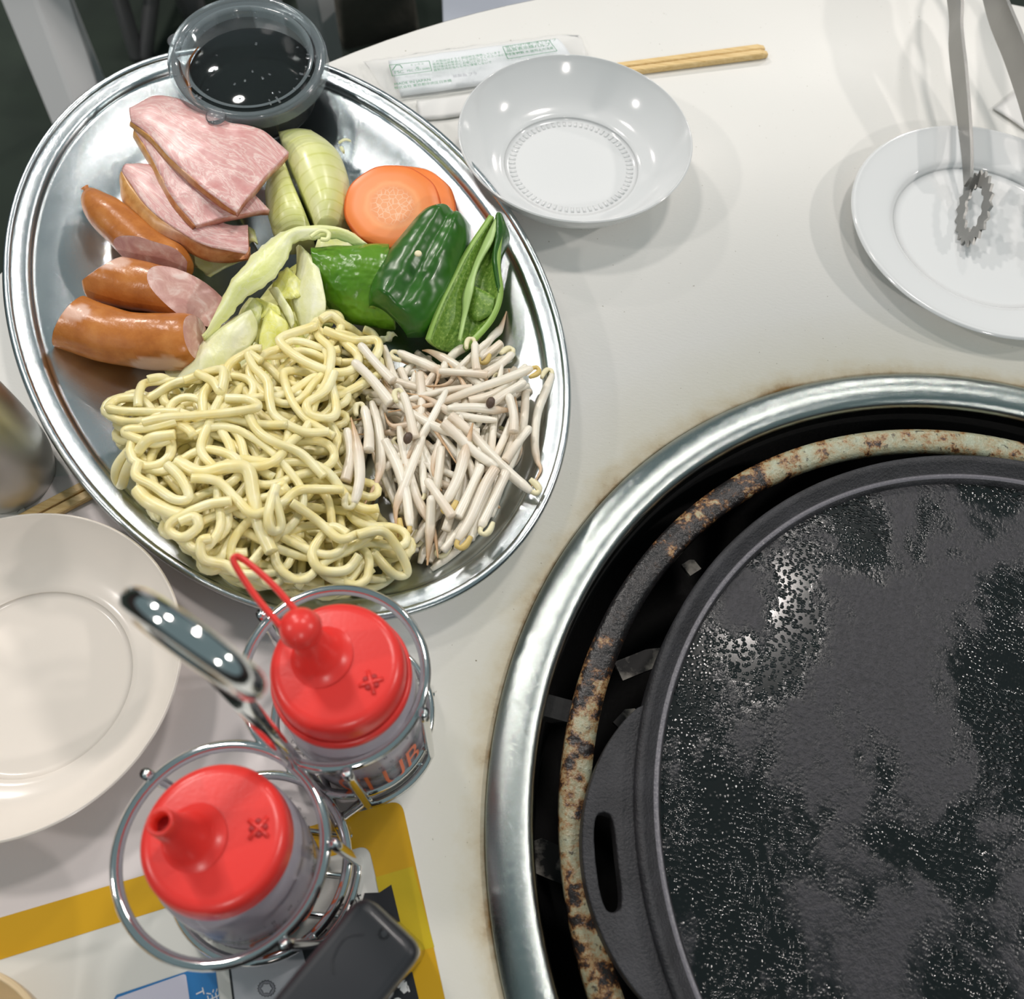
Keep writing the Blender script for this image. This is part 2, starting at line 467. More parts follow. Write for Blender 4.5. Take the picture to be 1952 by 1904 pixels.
# grill
M_iron = Mat('cast_iron', srgb(52, 52, 55), 0.5)
M_iron.color(M_iron.ramp(M_iron.noise(60, 4), [(0.3, srgb(28, 28, 31)), (0.7, srgb(54, 54, 58))]))
M_iron.bump(M_iron.noise(900, 4, 0.6), 0.5, 0.0015)
M_grid = Mat('oiled_griddle_iron', srgb(40, 42, 44), 0.4)
_m1 = M_grid.noise(21, 7, 0.64, M_grid.mapped((1, 0.8, 1), (0, 0, 0.6)), 0.25)
_msk = M_grid.ramp(_m1, [(0.465, BW(0)), (0.56, BW(1))])
_fine = M_grid.noise(650, 3, 0.6)
M_grid.color(M_grid.mix(_msk, srgb(16, 20, 20), M_grid.ramp(_fine, [(0.3, srgb(30, 30, 34)), (0.7, srgb(52, 51, 56))])))
M_grid.rough(M_grid.mix(_msk, BW(0.16), BW(0.50)))
_bub = M_grid.ramp(M_grid.voro(620), [(0.0, BW(1)), (0.55, BW(0))])
_bm = M_grid.mix(_msk, M_grid.math('MULTIPLY', _bub, M_grid.ramp(M_grid.noise(34, 4), [(0.38, BW(0.15)), (0.58, BW(1))])), M_grid.math('MULTIPLY', _fine, 0.8))
M_grid.bump(_bm, 0.55, 0.0013)
M_lip = Mat('iron_lip_highlight', srgb(112, 110, 116), 0.35); M_lip.bump(M_lip.noise(500, 3), 0.4, 0.001)  # lighter grey paints in the highlight along the rim's inner edge
M_soot = Mat('soot_black', srgb(14, 13, 13), 0.75)
M_soot.bump(M_soot.noise(300, 4), 0.4, 0.001)
M_enam = Mat('burnt_enamel', srgb(170, 166, 140), 0.36)
_e1 = M_enam.noise(9, 3, 0.55); _e2 = M_enam.noise(150, 5, 0.68); _e3 = M_enam.noise(420, 3, 0.6)
_sp = M_enam.n.new('ShaderNodeSeparateXYZ'); M_enam.l.new(M_enam.co(), _sp.inputs[0])
_an = M_enam.math('FRACT', M_enam.math('ADD', M_enam.math('DIVIDE', M_enam.math('ARCTAN2', _sp.outputs[1], _sp.outputs[0]), 2 * math.pi), 1.0))
_burn = M_enam.ramp(_an, [(0.0, BW(0.42)), (0.205, BW(0.30)), (0.238, BW(0.53)), (0.32, BW(0.55)), (0.36, BW(0.48)), (0.41, BW(0.32)), (0.435, BW(0.34)), (0.465, BW(0.47)), (0.52, BW(0.57)), (1.0, BW(0.58))])
_ec = M_enam.ramp(M_enam.math('ADD', M_enam.math('SUBTRACT', _burn, 0.5), M_enam.math('ADD', M_enam.math('MULTIPLY', _e1, 0.50), M_enam.math('MULTIPLY', _e2, 0.62))),
                  [(0.44, srgb(26, 25, 26)), (0.510, srgb(40, 33, 30)), (0.535, srgb(96, 62, 36)), (0.560, srgb(152, 118, 78)), (0.60, srgb(160, 152, 122)), (0.70, srgb(164, 170, 148))])
M_enam.color(M_enam.mix(M_enam.ramp(_e3, [(0.60, BW(0)), (0.68, BW(0.85))]), _ec, srgb(36, 26, 20)))
M_enam.bump(_e3, 0.5, 0.0012)
M_ashmetal = Mat('ash_stained_bracket', srgb(150, 146, 138), 0.6)
M_ashmetal.color(M_ashmetal.ramp(M_ashmetal.noise(110, 5), [(0.45, srgb(30, 28, 27)), (0.6, srgb(170, 164, 154))]))

# papers, wood, room
M_paper = Mat('white_paper', srgb(226, 219, 218), 0.6)
M_paper2 = Mat('white_sleeve_paper', srgb(230, 229, 226), 0.6)
M_tissue = Mat('white_wipe', srgb(236, 240, 242), 0.7); M_tissue.bump(M_tissue.noise(130, 3), 0.3, 0.001)
M_wood = Mat('pale_bamboo', srgb(226, 194, 134), 0.5)
M_wood.color(M_wood.ramp(M_wood.noise(60, 4, 0.6, M_wood.mapped((1, 18, 18), (0, 0, -0.16))), [(0.3, srgb(208, 172, 108)), (0.7, srgb(234, 206, 150))]))
M_sheet = Mat('laminated_sheet', srgb(222, 223, 217), 0.22)
M_yel = Mat('yellow_print', srgb(214, 166, 28), 0.25)
M_yel2 = Mat('bright_yellow_print', srgb(208, 182, 36), 0.25)
M_blue = Mat('blue_print', srgb(48, 120, 182), 0.3)
M_lilac = Mat('lilac_print', srgb(206, 206, 222), 0.3)
M_grey = Mat('pale_grey_print', srgb(196, 200, 206), 0.3)
M_ink = Mat('black_print', srgb(42, 42, 46), 0.3)
M_greenink = Mat('green_print', srgb(70, 140, 98), 0.5)
M_greyink = Mat('grey_print', srgb(150, 152, 160), 0.5)
M_whiteink = Mat('white_print', srgb(230, 230, 228), 0.4)
M_black = Mat('black_plastic', srgb(40, 41, 45), 0.42); M_black.set('Coat Weight', 0.15)
M_gloss = Mat('glossy_black_plastic', srgb(22, 22, 24), 0.08)
M_drop = clear('water', (0.98, 0.98, 0.98, 1), 0.3, 0.0)
M_floor = Mat('dark_green_carpet', srgb(30, 44, 34), 0.95)
M_floor.color(M_floor.ramp(M_floor.noise(5, 4), [(0.3, srgb(18, 27, 23)), (0.7, srgb(34, 46, 36))]))
M_wall = Mat('brown_wall', srgb(92, 74, 70), 0.8)
M_ceil = Mat('brown_ceiling', srgb(92, 78, 74), 0.8)
M_white = Mat('white_chair_plastic', srgb(236, 236, 236), 0.45)
M_seat = Mat('pale_grey_seat_plastic', srgb(172, 177, 188), 0.5)
M_pipe = Mat('grey_chair_pipe', srgb(140, 140, 142), 0.35, 0.5)
M_cloth = Mat('dark_bag_fabric', srgb(98, 95, 86), 0.8); M_cloth.bump(M_cloth.noise(14, 3), 0.5, 0.02)
M_lampglow = Mat('lamp_face', srgb(240, 240, 235), 0.4)
for k_, v_ in list(globals().items()):
    if isinstance(v_, Mat): globals()[k_] = v_.m

# ------------------------------------------------------------------ room
def struct(name, V, F, mt):
    o = mesh(name, V, F, mt, None, False, center=False); o['kind'] = 'structure'; return o
def box_geo(x0, x1, y0, y1, z0, z1):
    V = [Vector((x, y, z)) for z in (z0, z1) for y in (y0, y1) for x in (x0, x1)]
    F = [(0, 2, 3, 1), (4, 5, 7, 6), (0, 1, 5, 4), (2, 6, 7, 3), (0, 4, 6, 2), (1, 3, 7, 5)]
    return V, F
X0, X1, Y0, Y1, ZF = -6.0, 6.6, -6.0, 7.0, -0.70
CEIL = 1.1
struct('floor', *box_geo(X0 - .1, X1 + .1, Y0 - .1, Y1 + .1, ZF - .1, ZF), M_floor)
struct('wall_left', *box_geo(X0 - .1, X0, Y0, Y1, ZF, CEIL), M_wall)
struct('wall_right', *box_geo(X1, X1 + .1, Y0, Y1, ZF, CEIL), M_wall)
struct('wall_back', *box_geo(X0, X1, Y1, Y1 + .1, ZF, CEIL), M_wall)
struct('wall_front', *box_geo(X0, X1, Y0 - .1, Y0, ZF, CEIL), M_wall)

# ------------------------------------------------------------------ table
GX, GY = 0.1895, 0.0540            # grill centre
TR = 0.4591
tb = empty('round_table', (GX, GY, ZF), 'round white laminate table with a grill set into its centre', 'table')
lathe('tabletop', [(0.1748, 0), (TR - 0.0018, 0), (TR - 0.0006, -0.0006), (TR - 0.0006, -0.028), (0.1748, -0.028)], (GX, GY, 0), M_table, tb, 160, closed=True)
lathe('edge_band', [(TR - 0.0006, -0.0005), (TR, -0.0012), (TR, -0.027), (TR - 0.0006, -0.028)], (GX, GY, 0), M_tedge, tb, 160)
lathe('pedestal', [(0.001, -0.115), (0.18, -0.115), (0.18, -0.14), (0.05, -0.17), (0.05, -0.66), (0.22, -0.69), (0.22, -0.70), (0.001, -0.70)], (GX, GY, 0), M_pipe, tb, 48)

# grill: trim ring, drum, burner bed and brackets
gr = empty('table_grill', (GX, GY, -0.11), 'round gas grill sunk in the table with a wide brushed steel trim ring', 'grill')
lathe('trim_ring', [(0.1868, 0.0002), (0.1862, 0.0010), (0.1838, 0.0026), (0.1808, 0.0036), (0.1772, 0.0038), (0.1735, 0.0030), (0.1712, 0.0014), (0.1702, -0.0010), (0.1702, -0.006), (0.1712, -0.006), (0.1722, 0.0002)], (GX, GY, 0), M_ring, gr, 180, closed=True)
lathe('drum_wall', [(0.1703, -0.004), (0.1698, -0.03), (0.164, -0.075), (0.150, -0.10), (0.001, -0.10), (0.001, -0.105), (0.153, -0.105), (0.168, -0.078), (0.1725, -0.03), (0.1725, -0.004)], (GX, GY, 0), M_soot, gr, 120)
lathe('burner_ring', [(0.095, -0.07), (0.105, -0.062), (0.115, -0.07), (0.105, -0.078)], (GX, GY, 0), M_soot, gr, 64, closed=True)
def bracket(px, py, ang, z, sx, sy, th=0.002):
    c = P(px, py, z); ux = Vector((math.cos(ang), math.sin(ang), 0)); uy = Vector((-ux.y, ux.x, 0))
    pts = [c + ux * a + uy * b for a, b in ((-sx, -sy), (sx, -sy), (sx, sy * 0.6), (sx * 0.4, sy), (-sx, sy))]
    V, F = [], []
    top = pts; bot = [p - Vector((0, 0, th)) for p in pts]; n = len(pts)
    V = top + bot; F = [tuple(range(n)), tuple(range(2 * n - 1, n - 1, -1))] + [((i + 1) % n, i, n + i, n + (i + 1) % n) for i in range(n)]
    mesh('bracket', V, F, M_ashmetal, gr, False)
bracket(1222, 1262, 0.5, -0.030, 0.010, 0.004)
bracket(1207, 1380, 0.9, -0.030, 0.005, 0.006)
bracket(1050, 1640, 1.3, -0.040, 0.006, 0.010)
bracket(1318, 1080, 0.7, -0.034, 0.003, 0.003)

en = lathe('enamel_ring', [(0.1508, -0.0038), (0.1530, -0.0028), (0.1590, -0.0030), (0.1612, -0.0042), (0.1615, -0.0075), (0.1600, -0.0085), (0.1525, -0.0085), (0.1505, -0.0065)], (GX, GY, 0), M_enam, None, 180, closed=True)
tag(en, 'burnt enamel ring with rust stains between the steel trim and the griddle', 'ring')
for k in range(3):
    a = 0.9 + k * 2.1
    V, F = box_geo(-0.006, 0.006, -0.004, 0.004, -0.008, 0)
    R_ = Matrix.Rotation(a, 3, 'Z')
    mesh('support_lug', [R_ @ (v + Vector((0.1660, 0, -0.0062))) + Vector((GX, GY, 0)) for v in V], F, M_soot, gr, False)

# griddle pan
PX_, PY_ = GX + 0.0048, GY - 0.0003
gp = empty('griddle_pan', (PX_, PY_, -0.010), 'black oiled cast iron griddle pan sitting on the grill', 'pan')
zz = 0.0022
lathe('cooking_surface', [(0.0, zz + 0.0025), (0.03, zz + 0.0024), (0.07, zz + 0.0018), (0.11, zz + 0.0008), (0.130, zz), (0.1335, zz - 0.0004)], (PX_, PY_, 0), M_grid, gp, 160)
lathe('rim', [(0.1330, zz + 0.0002), (0.1338, zz + 0.0022), (0.1352, zz + 0.0026), (0.1366, zz + 0.0034), (0.1392, 0.0086), (0.1406, 0.0096), (0.1420, 0.0092), (0.1427, 0.0072), (0.1424, -0.002), (0.140, -0.010), (0.02, -0.012), (0.02, -0.010), (0.130, -0.006)], (PX_, PY_, 0), M_iron, gp, 160, closed=True)
lathe('groove_line', [(0.1339, zz + 0.0024), (0.1346, zz + 0.0031), (0.1354, zz + 0.0031), (0.1359, zz + 0.0027)], (PX_, PY_, 0), M_lip, gp, 160)  # raised line, its highlight put into the colour
def ear(ang):
    """handle lug with a slot, built from an outer and an inner outline"""
    th = 0.0085; n = 40
    outer, inner = [], []
    for i in range(n):
        u = i / (n - 1); t = (u - 0.5) * 2
        a = t * 0.36
        bump = 0.0185 * (max(0.0, math.cos(t * math.pi / 2)) ** 0.75)
        outer.append((a, 0.1418 + bump))
    m2 = 24
    slot = []
    for i in range(m2):
        q = 2 * math.pi * i / m2
        ca, sa = math.cos(q), math.sin(q)
        slot.append((math.copysign(abs(sa) ** 0.6, sa) * 0.098, 0.1525 + math.copysign(abs(ca) ** 0.6, ca) * 0.0036))
    def w(a, r, z): return Vector((PX_ + r * math.cos(ang + a), PY_ + r * math.sin(ang + a), z))
    bm = bmesh.new()
    o_v = [bm.verts.new(w(a, r, 0.0065)) for a, r in outer] + [bm.verts.new(w(a, 0.1405, 0.0065)) for a in [0.36 - 0.72 * i / 19 for i in range(20)]]
    s_v = [bm.verts.new(w(a, r, 0.0065)) for a, r in slot]
    ed = []
    for L in (o_v, s_v):
        for i in range(len(L)): ed.append(bm.edges.new((L[i], L[(i + 1) % len(L)])))
    bmesh.ops.triangle_fill(bm, edges=ed, use_beauty=True)
    bmesh.ops.dissolve_limit(bm, angle_limit=0.01, verts=bm.verts, edges=bm.edges)
    r = bmesh.ops.extrude_face_region(bm, geom=list(bm.faces))
    bmesh.ops.translate(bm, verts=[v for v in r['geom'] if isinstance(v, bmesh.types.BMVert)], vec=(0, 0, -th))
    bmesh.ops.recalc_face_normals(bm, faces=bm.faces)
    me = bpy.data.meshes.new('handle'); bm.to_mesh(me); bm.free()
    o = link('handle', me, M_iron, gp, False)
    bv = o.modifiers.new('bevel', 'BEVEL'); bv.width = 0.0022; bv.segments = 3; bv.limit_method = 'ANGLE'
    return o
ear_dir = P(1185, 1640, 0.006) - Vector((PX_, PY_, 0))
ear(math.atan2(ear_dir.y, ear_dir.x))
ear(math.atan2(ear_dir.y, ear_dir.x) + math.pi)

# ------------------------------------------------------------------ paper and menu sheet
def sheet(name, pts, z, th, mt, parent=None):
    return poly_slab(name, [P(p[0], p[1], z) for p in pts], th, mt, parent)
pp = sheet('paper_placemat', [(-60, 930), (175, 900), (400, 1020), (556, 1170), (742, 1519), (640, 1560), (0, 1752), (-300, 1835), (-500, 1300)], 0.0004, 0.0003, M_paper)
tag(pp, 'plain white paper sheet lying under the tray and the bottle rack', 'paper')

ms = sheet('menu_sheet', round_poly([(-700, 1955), (765, 1523), (888, 2080), (700, 2400), (-600, 2300)], [0, 26, 0, 0, 0]), 0.0008, 0.0003, M_sheet)
tag(ms, 'laminated instruction sheet with a yellow border under the bottle rack', 'menu')
ZP = 0.00092
def flat(name, pts, mt, z=ZP, par=ms):
    V = [P(p[0], p[1], z) for p in pts]
    o = mesh(name, V, [tuple(range(len(V)))], mt, par, False)
    if o.data.polygons[0].normal.z < 0: o.data.flip_normals()
    return o
flat('yellow_border', [(0, 1749)] + [tuple(p) for p in round_poly([(-1, 1749), (765, 1523.5), (887, 2080)], [0, 26, 0])][1:-1] + [(887, 2080), (812, 2080), (784, 1960)] + [tuple(p) for p in round_poly([(784, 1960), (702, 1610), (0, 1829)], [0, 22, 0])][1:-1] + [(-300, 1923), (-300, 1837)], M_yel)
flat('bright_yellow_patch', [(716, 1672), (787, 1651), (828, 1805), (748, 1826)], M_yel2, ZP + 0.00006)
flat('black_ribbon', [(695, 1702), (723, 1701), (746, 1686), (812, 1960), (700, 1990), (640, 1900)], M_ink, ZP + 0.00012)
flat('blue_heading', [(217, 1904), (222, 1896), (396, 1838), (410, 1840), (428, 1990), (230, 2040)], M_blue)
flat('lilac_box', [tuple(p) for p in round_poly([(219, 1903), (354, 1855), (375, 2000), (230, 2040)], [8, 7, 0, 0])], M_lilac, ZP + 0.00006)
flat('grey_box', [(440, 1846), (470, 1835), (582, 1798), (590, 1822), (640, 2000), (462, 2040)], M_grey)
flat('black_line', [(436, 1848), (440, 1847), (464, 2040), (459, 2040)], M_ink, ZP + 0.00006)
flat('dark_corner', [(573, 1800), (604, 1766), (620, 1766), (625, 1775), (660, 1900), (600, 1900)], M_ink, ZP + 0.00006)
# outline drawing of a serrated gripper on the sheet
def star(c, r0, r1, n, rot=0.0):
    return [(c[0] + (r0 if k % 2 else r1) * math.cos(rot + math.pi * k / n), c[1] + 0.94 * (r0 if k % 2 else r1) * math.sin(rot + math.pi * k / n)) for k in range(2 * n)]
def band(name, A, B, mt, z):
    V = [P(p[0], p[1], z) for p in A] + [P(p[0], p[1], z) for p in B]; n = len(A)
    return mesh(name, V, [(i, (i + 1) % n, n + (i + 1) % n, n + i) for i in range(n)], mt, ms, False)
gc = (508, 1884)
o_ = star(gc, 15.5, 18, 18); i_ = star(gc, 8.5, 11, 6)
flat('gripper_fill', o_, M_greyink, ZP + 0.00006)
band('gripper_outline', o_, star(gc, 14.2, 16.6, 18), M_ink, ZP + 0.00012)
flat('gripper_hole', i_, M_grey, ZP + 0.00012)
band('gripper_outline', i_, star(gc, 9.8, 12.2, 6), M_ink, ZP + 0.00016)
flat('white_mark', [(766, 1876), (775, 1870), (778, 1888), (770, 1894), (762, 1886)], M_whiteink, ZP + 0.00018)
flat('white_mark', [(778, 1878), (782, 1890), (779, 1891), (775, 1880)], M_whiteink, ZP + 0.00018)
flat('white_mark', [(758 + 9 * math.cos(k * .5), 1910 + 9 * math.sin(k * .5)) for k in range(12)], M_whiteink, ZP + 0.00018)

def text_geo(body, size, fine=0.0):
    cu = bpy.data.curves.new('t', 'FONT'); cu.body = body; cu.size = size; cu.resolution_u = 3
    ob = bpy.data.objects.new('t', cu); COL.objects.link(ob)
    dg = bpy.context.evaluated_depsgraph_get()
    me = bpy.data.meshes.new_from_object(ob.evaluated_get(dg))
    if fine:
        bm = bmesh.new(); bm.from_mesh(me); bmesh.ops.triangulate(bm, faces=bm.faces)
        for _ in range(4):
            ed = [e for e in bm.edges if e.calc_length() > fine]
            if ed: bmesh.ops.subdivide_edges(bm, edges=ed, cuts=1)
            bmesh.ops.triangulate(bm, faces=bm.faces)
        bm.to_mesh(me); bm.free()
    V = [v.co.copy() for v in me.vertices]; F = [tuple(p.vertices) for p in me.polygons]
    bpy.data.objects.remove(ob); bpy.data.curves.remove(cu); bpy.data.meshes.remove(me)
    return V, F
def text(name, body, origin, xdir, ydir, size, mt, parent, xs=1.0):
    """flat lettering laid along xdir/ydir from origin"""
    V, F = text_geo(body, size)
    if not V: return
    x = xdir.normalized(); y = (ydir - x * ydir.dot(x)).normalized()
    return mesh(name, [origin + x * (v.x * xs) + y * v.y for v in V], F, mt, parent, False)
zt = ZP + 0.00012
a_ = P(664, 1703, zt); text('printed_text', 'おい', a_, P(672, 1735, zt) - a_, P(678, 1700, zt) - a_, 0.0046, M_ink, ms)
a_ = P(640, 1727, zt); text('printed_text', 'WA', a_, P(648, 1758, zt) - a_, P(654, 1722, zt) - a_, 0.0036, M_ink, ms)
a_ = P(372, 1888, zt); text('printed_text', 'T', a_, P(376, 1904, zt) - a_, P(383, 1884, zt) - a_, 0.0034, M_whiteink, ms)
a_ = P(394, 1890, zt); text('printed_text', '注', a_, P(398, 1906, zt) - a_, P(408, 1886, zt) - a_, 0.0038, M_whiteink, ms)

# ------------------------------------------------------------------ crockery
def bowl_profile(R, H, foot, fl):
    return [(0.0, fl), (0.55 * R, fl), (0.60 * R, fl + 0.0010), (0.74 * R, 0.32 * H), (0.87 * R, 0.60 * H), (0.96 * R, 0.88 * H), (0.984 * R, 0.975 * H), (0.992 * R, H), (1.0 * R, 0.985 * H), (0.998 * R, 0.95 * H),
            (0.93 * R, 0.68 * H), (0.82 * R, 0.38 * H), (0.70 * R, 0.16 * H), (foot + 0.0025, 0.0022), (foot, 0.0), (foot - 0.002, 0.0), (foot - 0.0035, 0.0022), (0.0, 0.0022)]
def smooth_prof(pr, k=3):
    v = cat([(r, 0, z) for r, z in pr], (len(pr) - 1) * k + 1)
    return [(max(0.0, p.x), p.z) for p in v]
bw = lathe('china_bowl', smooth_prof(bowl_profile(0.0540, 0.0236, 0.0275, 0.0042)), (0.0090, 0.3345, 0), M_china, None, 128)
tag(bw, 'empty white china bowl beside the chopsticks at the far side of the tray', 'bowl')
gz = []
for k in range(64):
    a = 2 * math.pi * k / 64
    c = Vector((0.0090 + 0.0283 * math.cos(a), 0.3345 + 0.0283 * math.sin(a), 0.0043))
    d = Vector((math.cos(a), math.sin(a), 0))
    gz.append(tube_geo([c - d * 0.0016, c + d * 0.0016], 0.0008, 6, False, 0.07))
joined('flute_ring', gz, M_china, bw)['kind'] = 'stuff'
bl = lathe('china_bowl', smooth_prof(bowl_profile(0.0540, 0.0245, 0.0275, 0.0042)), (-0.1538, 0.0623, 0.0005), M_cream, None, 128)
tag(bl, 'empty cream white china bowl at the left edge beside the bottle rack', 'bowl')
pl = lathe('china_plate', smooth_prof([(0.0, 0.0034), (0.60 * 0.0654, 0.0034), (0.66 * 0.0654, 0.0040), (0.70 * 0.0654, 0.0062), (0.80 * 0.0654, 0.0080), (0.95 * 0.0654, 0.0102), (0.985 * 0.0654, 0.0109), (0.0654, 0.0104), (0.99 * 0.0654, 0.0092), (0.80 * 0.0654, 0.0060), (0.68 * 0.0654, 0.0030), (0.58 * 0.0654, 0.0), (0.54 * 0.0654, 0.0), (0.52 * 0.0654, 0.0016), (0.0, 0.0016)]), (0.2071, 0.3224, 0), M_china, None, 128)
tag(pl, 'white china plate with tongs resting on it at the right edge', 'plate')
c_ = P(-118, 2088, 0.026)
bt = lathe('small_dish', smooth_prof([(0.0, 0.004), (0.018, 0.004), (0.026, 0.014), (0.0295, 0.0255), (0.0305, 0.0262), (0.0312, 0.0252), (0.028, 0.013), (0.021, 0.0), (0.017, 0.0), (0.0, 0.002)]), (c_.x - 0.002, c_.y - 0.001, 0.0011), M_tanrim, None, 64)
tag(bt, 'tan rimmed dish cut off by the bottom left corner', 'dish')

# metal cup at the left edge
c_ = P(18, 905, 0.0)
mc = empty('steel_pitcher', (c_.x, c_.y, 0.0005), 'stainless steel pitcher standing at the left edge beside the tray', 'pitcher')
lathe('body', smooth_prof([(0.0, 0.001), (0.0155, 0.0008), (0.0180, 0.004), (0.0196, 0.012), (0.0200, 0.025), (0.0190, 0.045), (0.0172, 0.066), (0.0180, 0.078), (0.0172, 0.078), (0.0165, 0.066), (0.0180, 0.045), (0.0190, 0.025), (0.0180, 0.010), (0.0, 0.004)]), (c_.x, c_.y, 0.0), M_cupsteel, mc, 72)
lathe('foot_ring', [(0.0150, 0.0), (0.0172, 0.0), (0.0172, 0.0022), (0.0150, 0.0018)], (c_.x, c_.y, 0.0), M_cupsteel, mc, 72, closed=True)
q_ = [c_ + Vector((-0.0175, 0, 0.070)), c_ + Vector((-0.034, 0, 0.066)), c_ + Vector((-0.036, 0, 0.040)), c_ + Vector((-0.0188, 0, 0.030))]
tube('handle', cat(q_, 24), 0.0025, M_cupsteel, mc, 10)

rc = poly_slab('receipt', [P(-60, 962, 0.0010), P(30, 936, 0.0010), P(53, 982, 0.0010), P(40, 1010, 0.0010), P(-60, 1030, 0.0010)], 0.00025, M_paper2)
tag(rc, 'small printed paper slip under the steel pitcher at the left edge', 'paper')
a_ = P(2, 955, 0.0011); text('printed_text', 'IIIIIIIIII', a_, P(34, 978, 0.0011) - a_, P(8, 948, .0011) - a_, 0.0035, M_greyink, rc)

def stick_geo(p, q, w, h, taper=0.8, cham=0.0008):
    d = (q - p).normalized(); s = Vector((-d.y, d.x, 0)).normalized(); u = Vector((0, 0, 1)); V = []
    stations = [(0.0, taper), (0.97, 1.0), (1.0, 0.72)]
    for t, k in stations:
        c = p.lerp(q, t)
        for a, b in ((-1, .15), (-.75, 0), (.75, 0), (1, .15), (1, .85), (.75, 1), (-.75, 1), (-1, .85)):
            V.append(c + s * (a * w * k / 2) + u * (b * h * k))
    F = [tuple(range(7, -1, -1)), tuple(range(16, 24))]
    for i in range(2):
        for j in range(8):
            F.append((i * 8 + j, i * 8 + (j + 1) % 8, (i + 1) * 8 + (j + 1) % 8, (i + 1) * 8 + j))
    return V, F
e1 = P(1459, 97, 0.002); e0 = P(912, 166, 0.002)
e0 = e1 + (e0 - e1).normalized() * 0.125
sd = Vector((-(e1 - e0).y, (e1 - e0).x, 0)).normalized()
ch = empty('chopsticks', ((e0.x + e1.x) / 2, (e0.y + e1.y) / 2, 0), 'pair of joined pale wooden chopsticks sticking out behind the white bowl', 'chopsticks')
for s_ in (-1, 1):
    off = sd * (s_ * 0.00215) + Vector((0, 0, -0.0018))
    V, F = stick_geo(e0 + off, e1 + off, 0.0041, 0.0036)
    mesh('stick', V, F, M_wood, ch, False)
p0 = P(72, 985, 0.0012); p1 = P(182, 928, 0.0012); d_ = (p1 - p0).normalized()
s2 = Vector((-d_.y, d_.x, 0))
ch2 = empty('chopsticks', (p0.x, p0.y, 0.0005), 'pair of pale wooden chopsticks half hidden under the left side of the tray', 'chopsticks')
for s_ in (-1, 1):
    off = s2 * (s_ * 0.0022) - Vector((0, 0, 0.0007))
    V, F = stick_geo(p0 - d_ * 0.012 + off, p1 + d_ * 0.055 + off, 0.0042, 0.0030)
    mesh('stick', V, F, M_wood, ch2, False)

sl = slab('paper_sleeve', rails([(794, 192, .0016), (850, 186, .0020), (905, 178, .0016), (960, 170, .0014)], [(800, 228, .0012), (850, 224, .0014), (905, 215, .0012), (965, 206, .0012)], 14, 6, 0.0006), 0.0008, M_paper2)
tag(sl, 'folded white paper sleeve lying between the tray and the white bowl', 'paper')

# wrapped wipe
wp = empty('wet_wipe_packet', P(900, 130, 0.0), 'clear wrapped white wet wipe with green print beyond the white bowl', 'packet')
slab('wipe', rails([(740, 116, .0030), (860, 98, .0036), (980, 83, .0036), (1062, 74, .0030)], [(764, 182, .0016), (880, 166, .0018), (1000, 146, .0018), (1094, 118, .0016)], 30, 12, 0.0016, 0.5, 0.0003, 90), 0.0014, M_tissue, wp)
slab('film', rails([(692, 116, .0014), (735, 110, .0036), (860, 92, .0046), (980, 77, .0046), (1066, 66, .0036), (1104, 66, .0018)], [(742, 196, .0006), (768, 188, .0012), (880, 174, .0014), (1000, 152, .0014), (1092, 128, .0012), (1120, 112, .0008)], 44, 16, 0.0018, 0.5, 0.0006, 230), 0.0001, M_film, wp)
def wtext(body, px, py, dx, dy, size, mt=M_greenink, z=0.0068, xs=1.0):
    a = P(px, py, z); text('printed_text', body, a, P(px + dx, py + dy, z) - a, P(px - dy * 0.3 - 4, py - 30, z) - a, size, mt, wp, xs)
def wbox(pts, z=0.0068, w=1.2):
    for i in range(len(pts)):
        a, b = P(*pts[i], z), P(*pts[(i + 1) % len(pts)], z)
        s = (b - a).normalized().cross(Vector((0, 0, 1))) * 0.00016
        mesh('printed_frame', [a - s, a + s, b + s, b - s], [(0, 1, 2, 3)], M_greenink, wp, False)
wbox([(742, 124), (818, 116), (823, 135), (748, 145)])
wtext('FSC', 752, 141, 60, -7, 0.0030)
lg = [(748, 134), (755, 124), (763, 124), (767, 130)]
for i in range(3):
    a, b = P(*lg[i], 0.0068), P(*lg[i + 1], 0.0068); s = (b - a).normalized().cross(Vector((0, 0, 1))) * 0.00022
    mesh('printed_logo', [a - s, a + s, b + s, b - s], [(0, 1, 2, 3)], M_greenink, wp, False)
wtext('ミックス', 782, 126, 60, -7, 0.0018); wtext('紙', 793, 131, 60, -7, 0.0018); wtext('FSC C013080', 776, 137, 60, -7, 0.0021)
for k, t in enumerate(('この製品はＦＳＣ認証紙を使用しています', '使用後は紙製品として分別してください水に流さないで', '開封後はお早めにお使いください', '直射日光の当たる所に保管しないで')):
    wtext(t, 824 + k, 120 + k * 5.2, 60, -8.5, 0.0020, xs=0.95)
wbox([(958, 89), (1046, 76), (1062, 97), (968, 112)])
wtext('紙おしぼり使い捨てタイプ', 964, 92, 60, -9, 0.0023); wtext('品質表示綿パルプ', 966, 99, 60, -9, 0.0030); wtext('寸法 材質 水 使用上の注意', 968, 106, 60, -9, 0.0021)
wtext('MADE IN JAPAN', 752, 163, 60, -8, 0.0026, z=0.0064); wtext('株式会社 東京都中央区日本橋', 752, 170, 60, -8, 0.0022, z=0.0062)
wtext('紙製品 プラ', 864, 148, 60, -8, 0.0024, M_greyink, z=0.0066)

# napkin corner at the right edge
nk = slab('paper_napkin', rails([(1893, 206, .0012), (1938, 172, .0016), (1990, 130, .0012)], [(1960, 252, .0012), (2010, 250, .0016), (2060, 210, .0012)], 10, 8, 0.0006), 0.0005, M_paper2)
tag(nk, 'folded white paper napkin corner behind the plate at the right edge', 'napkin')

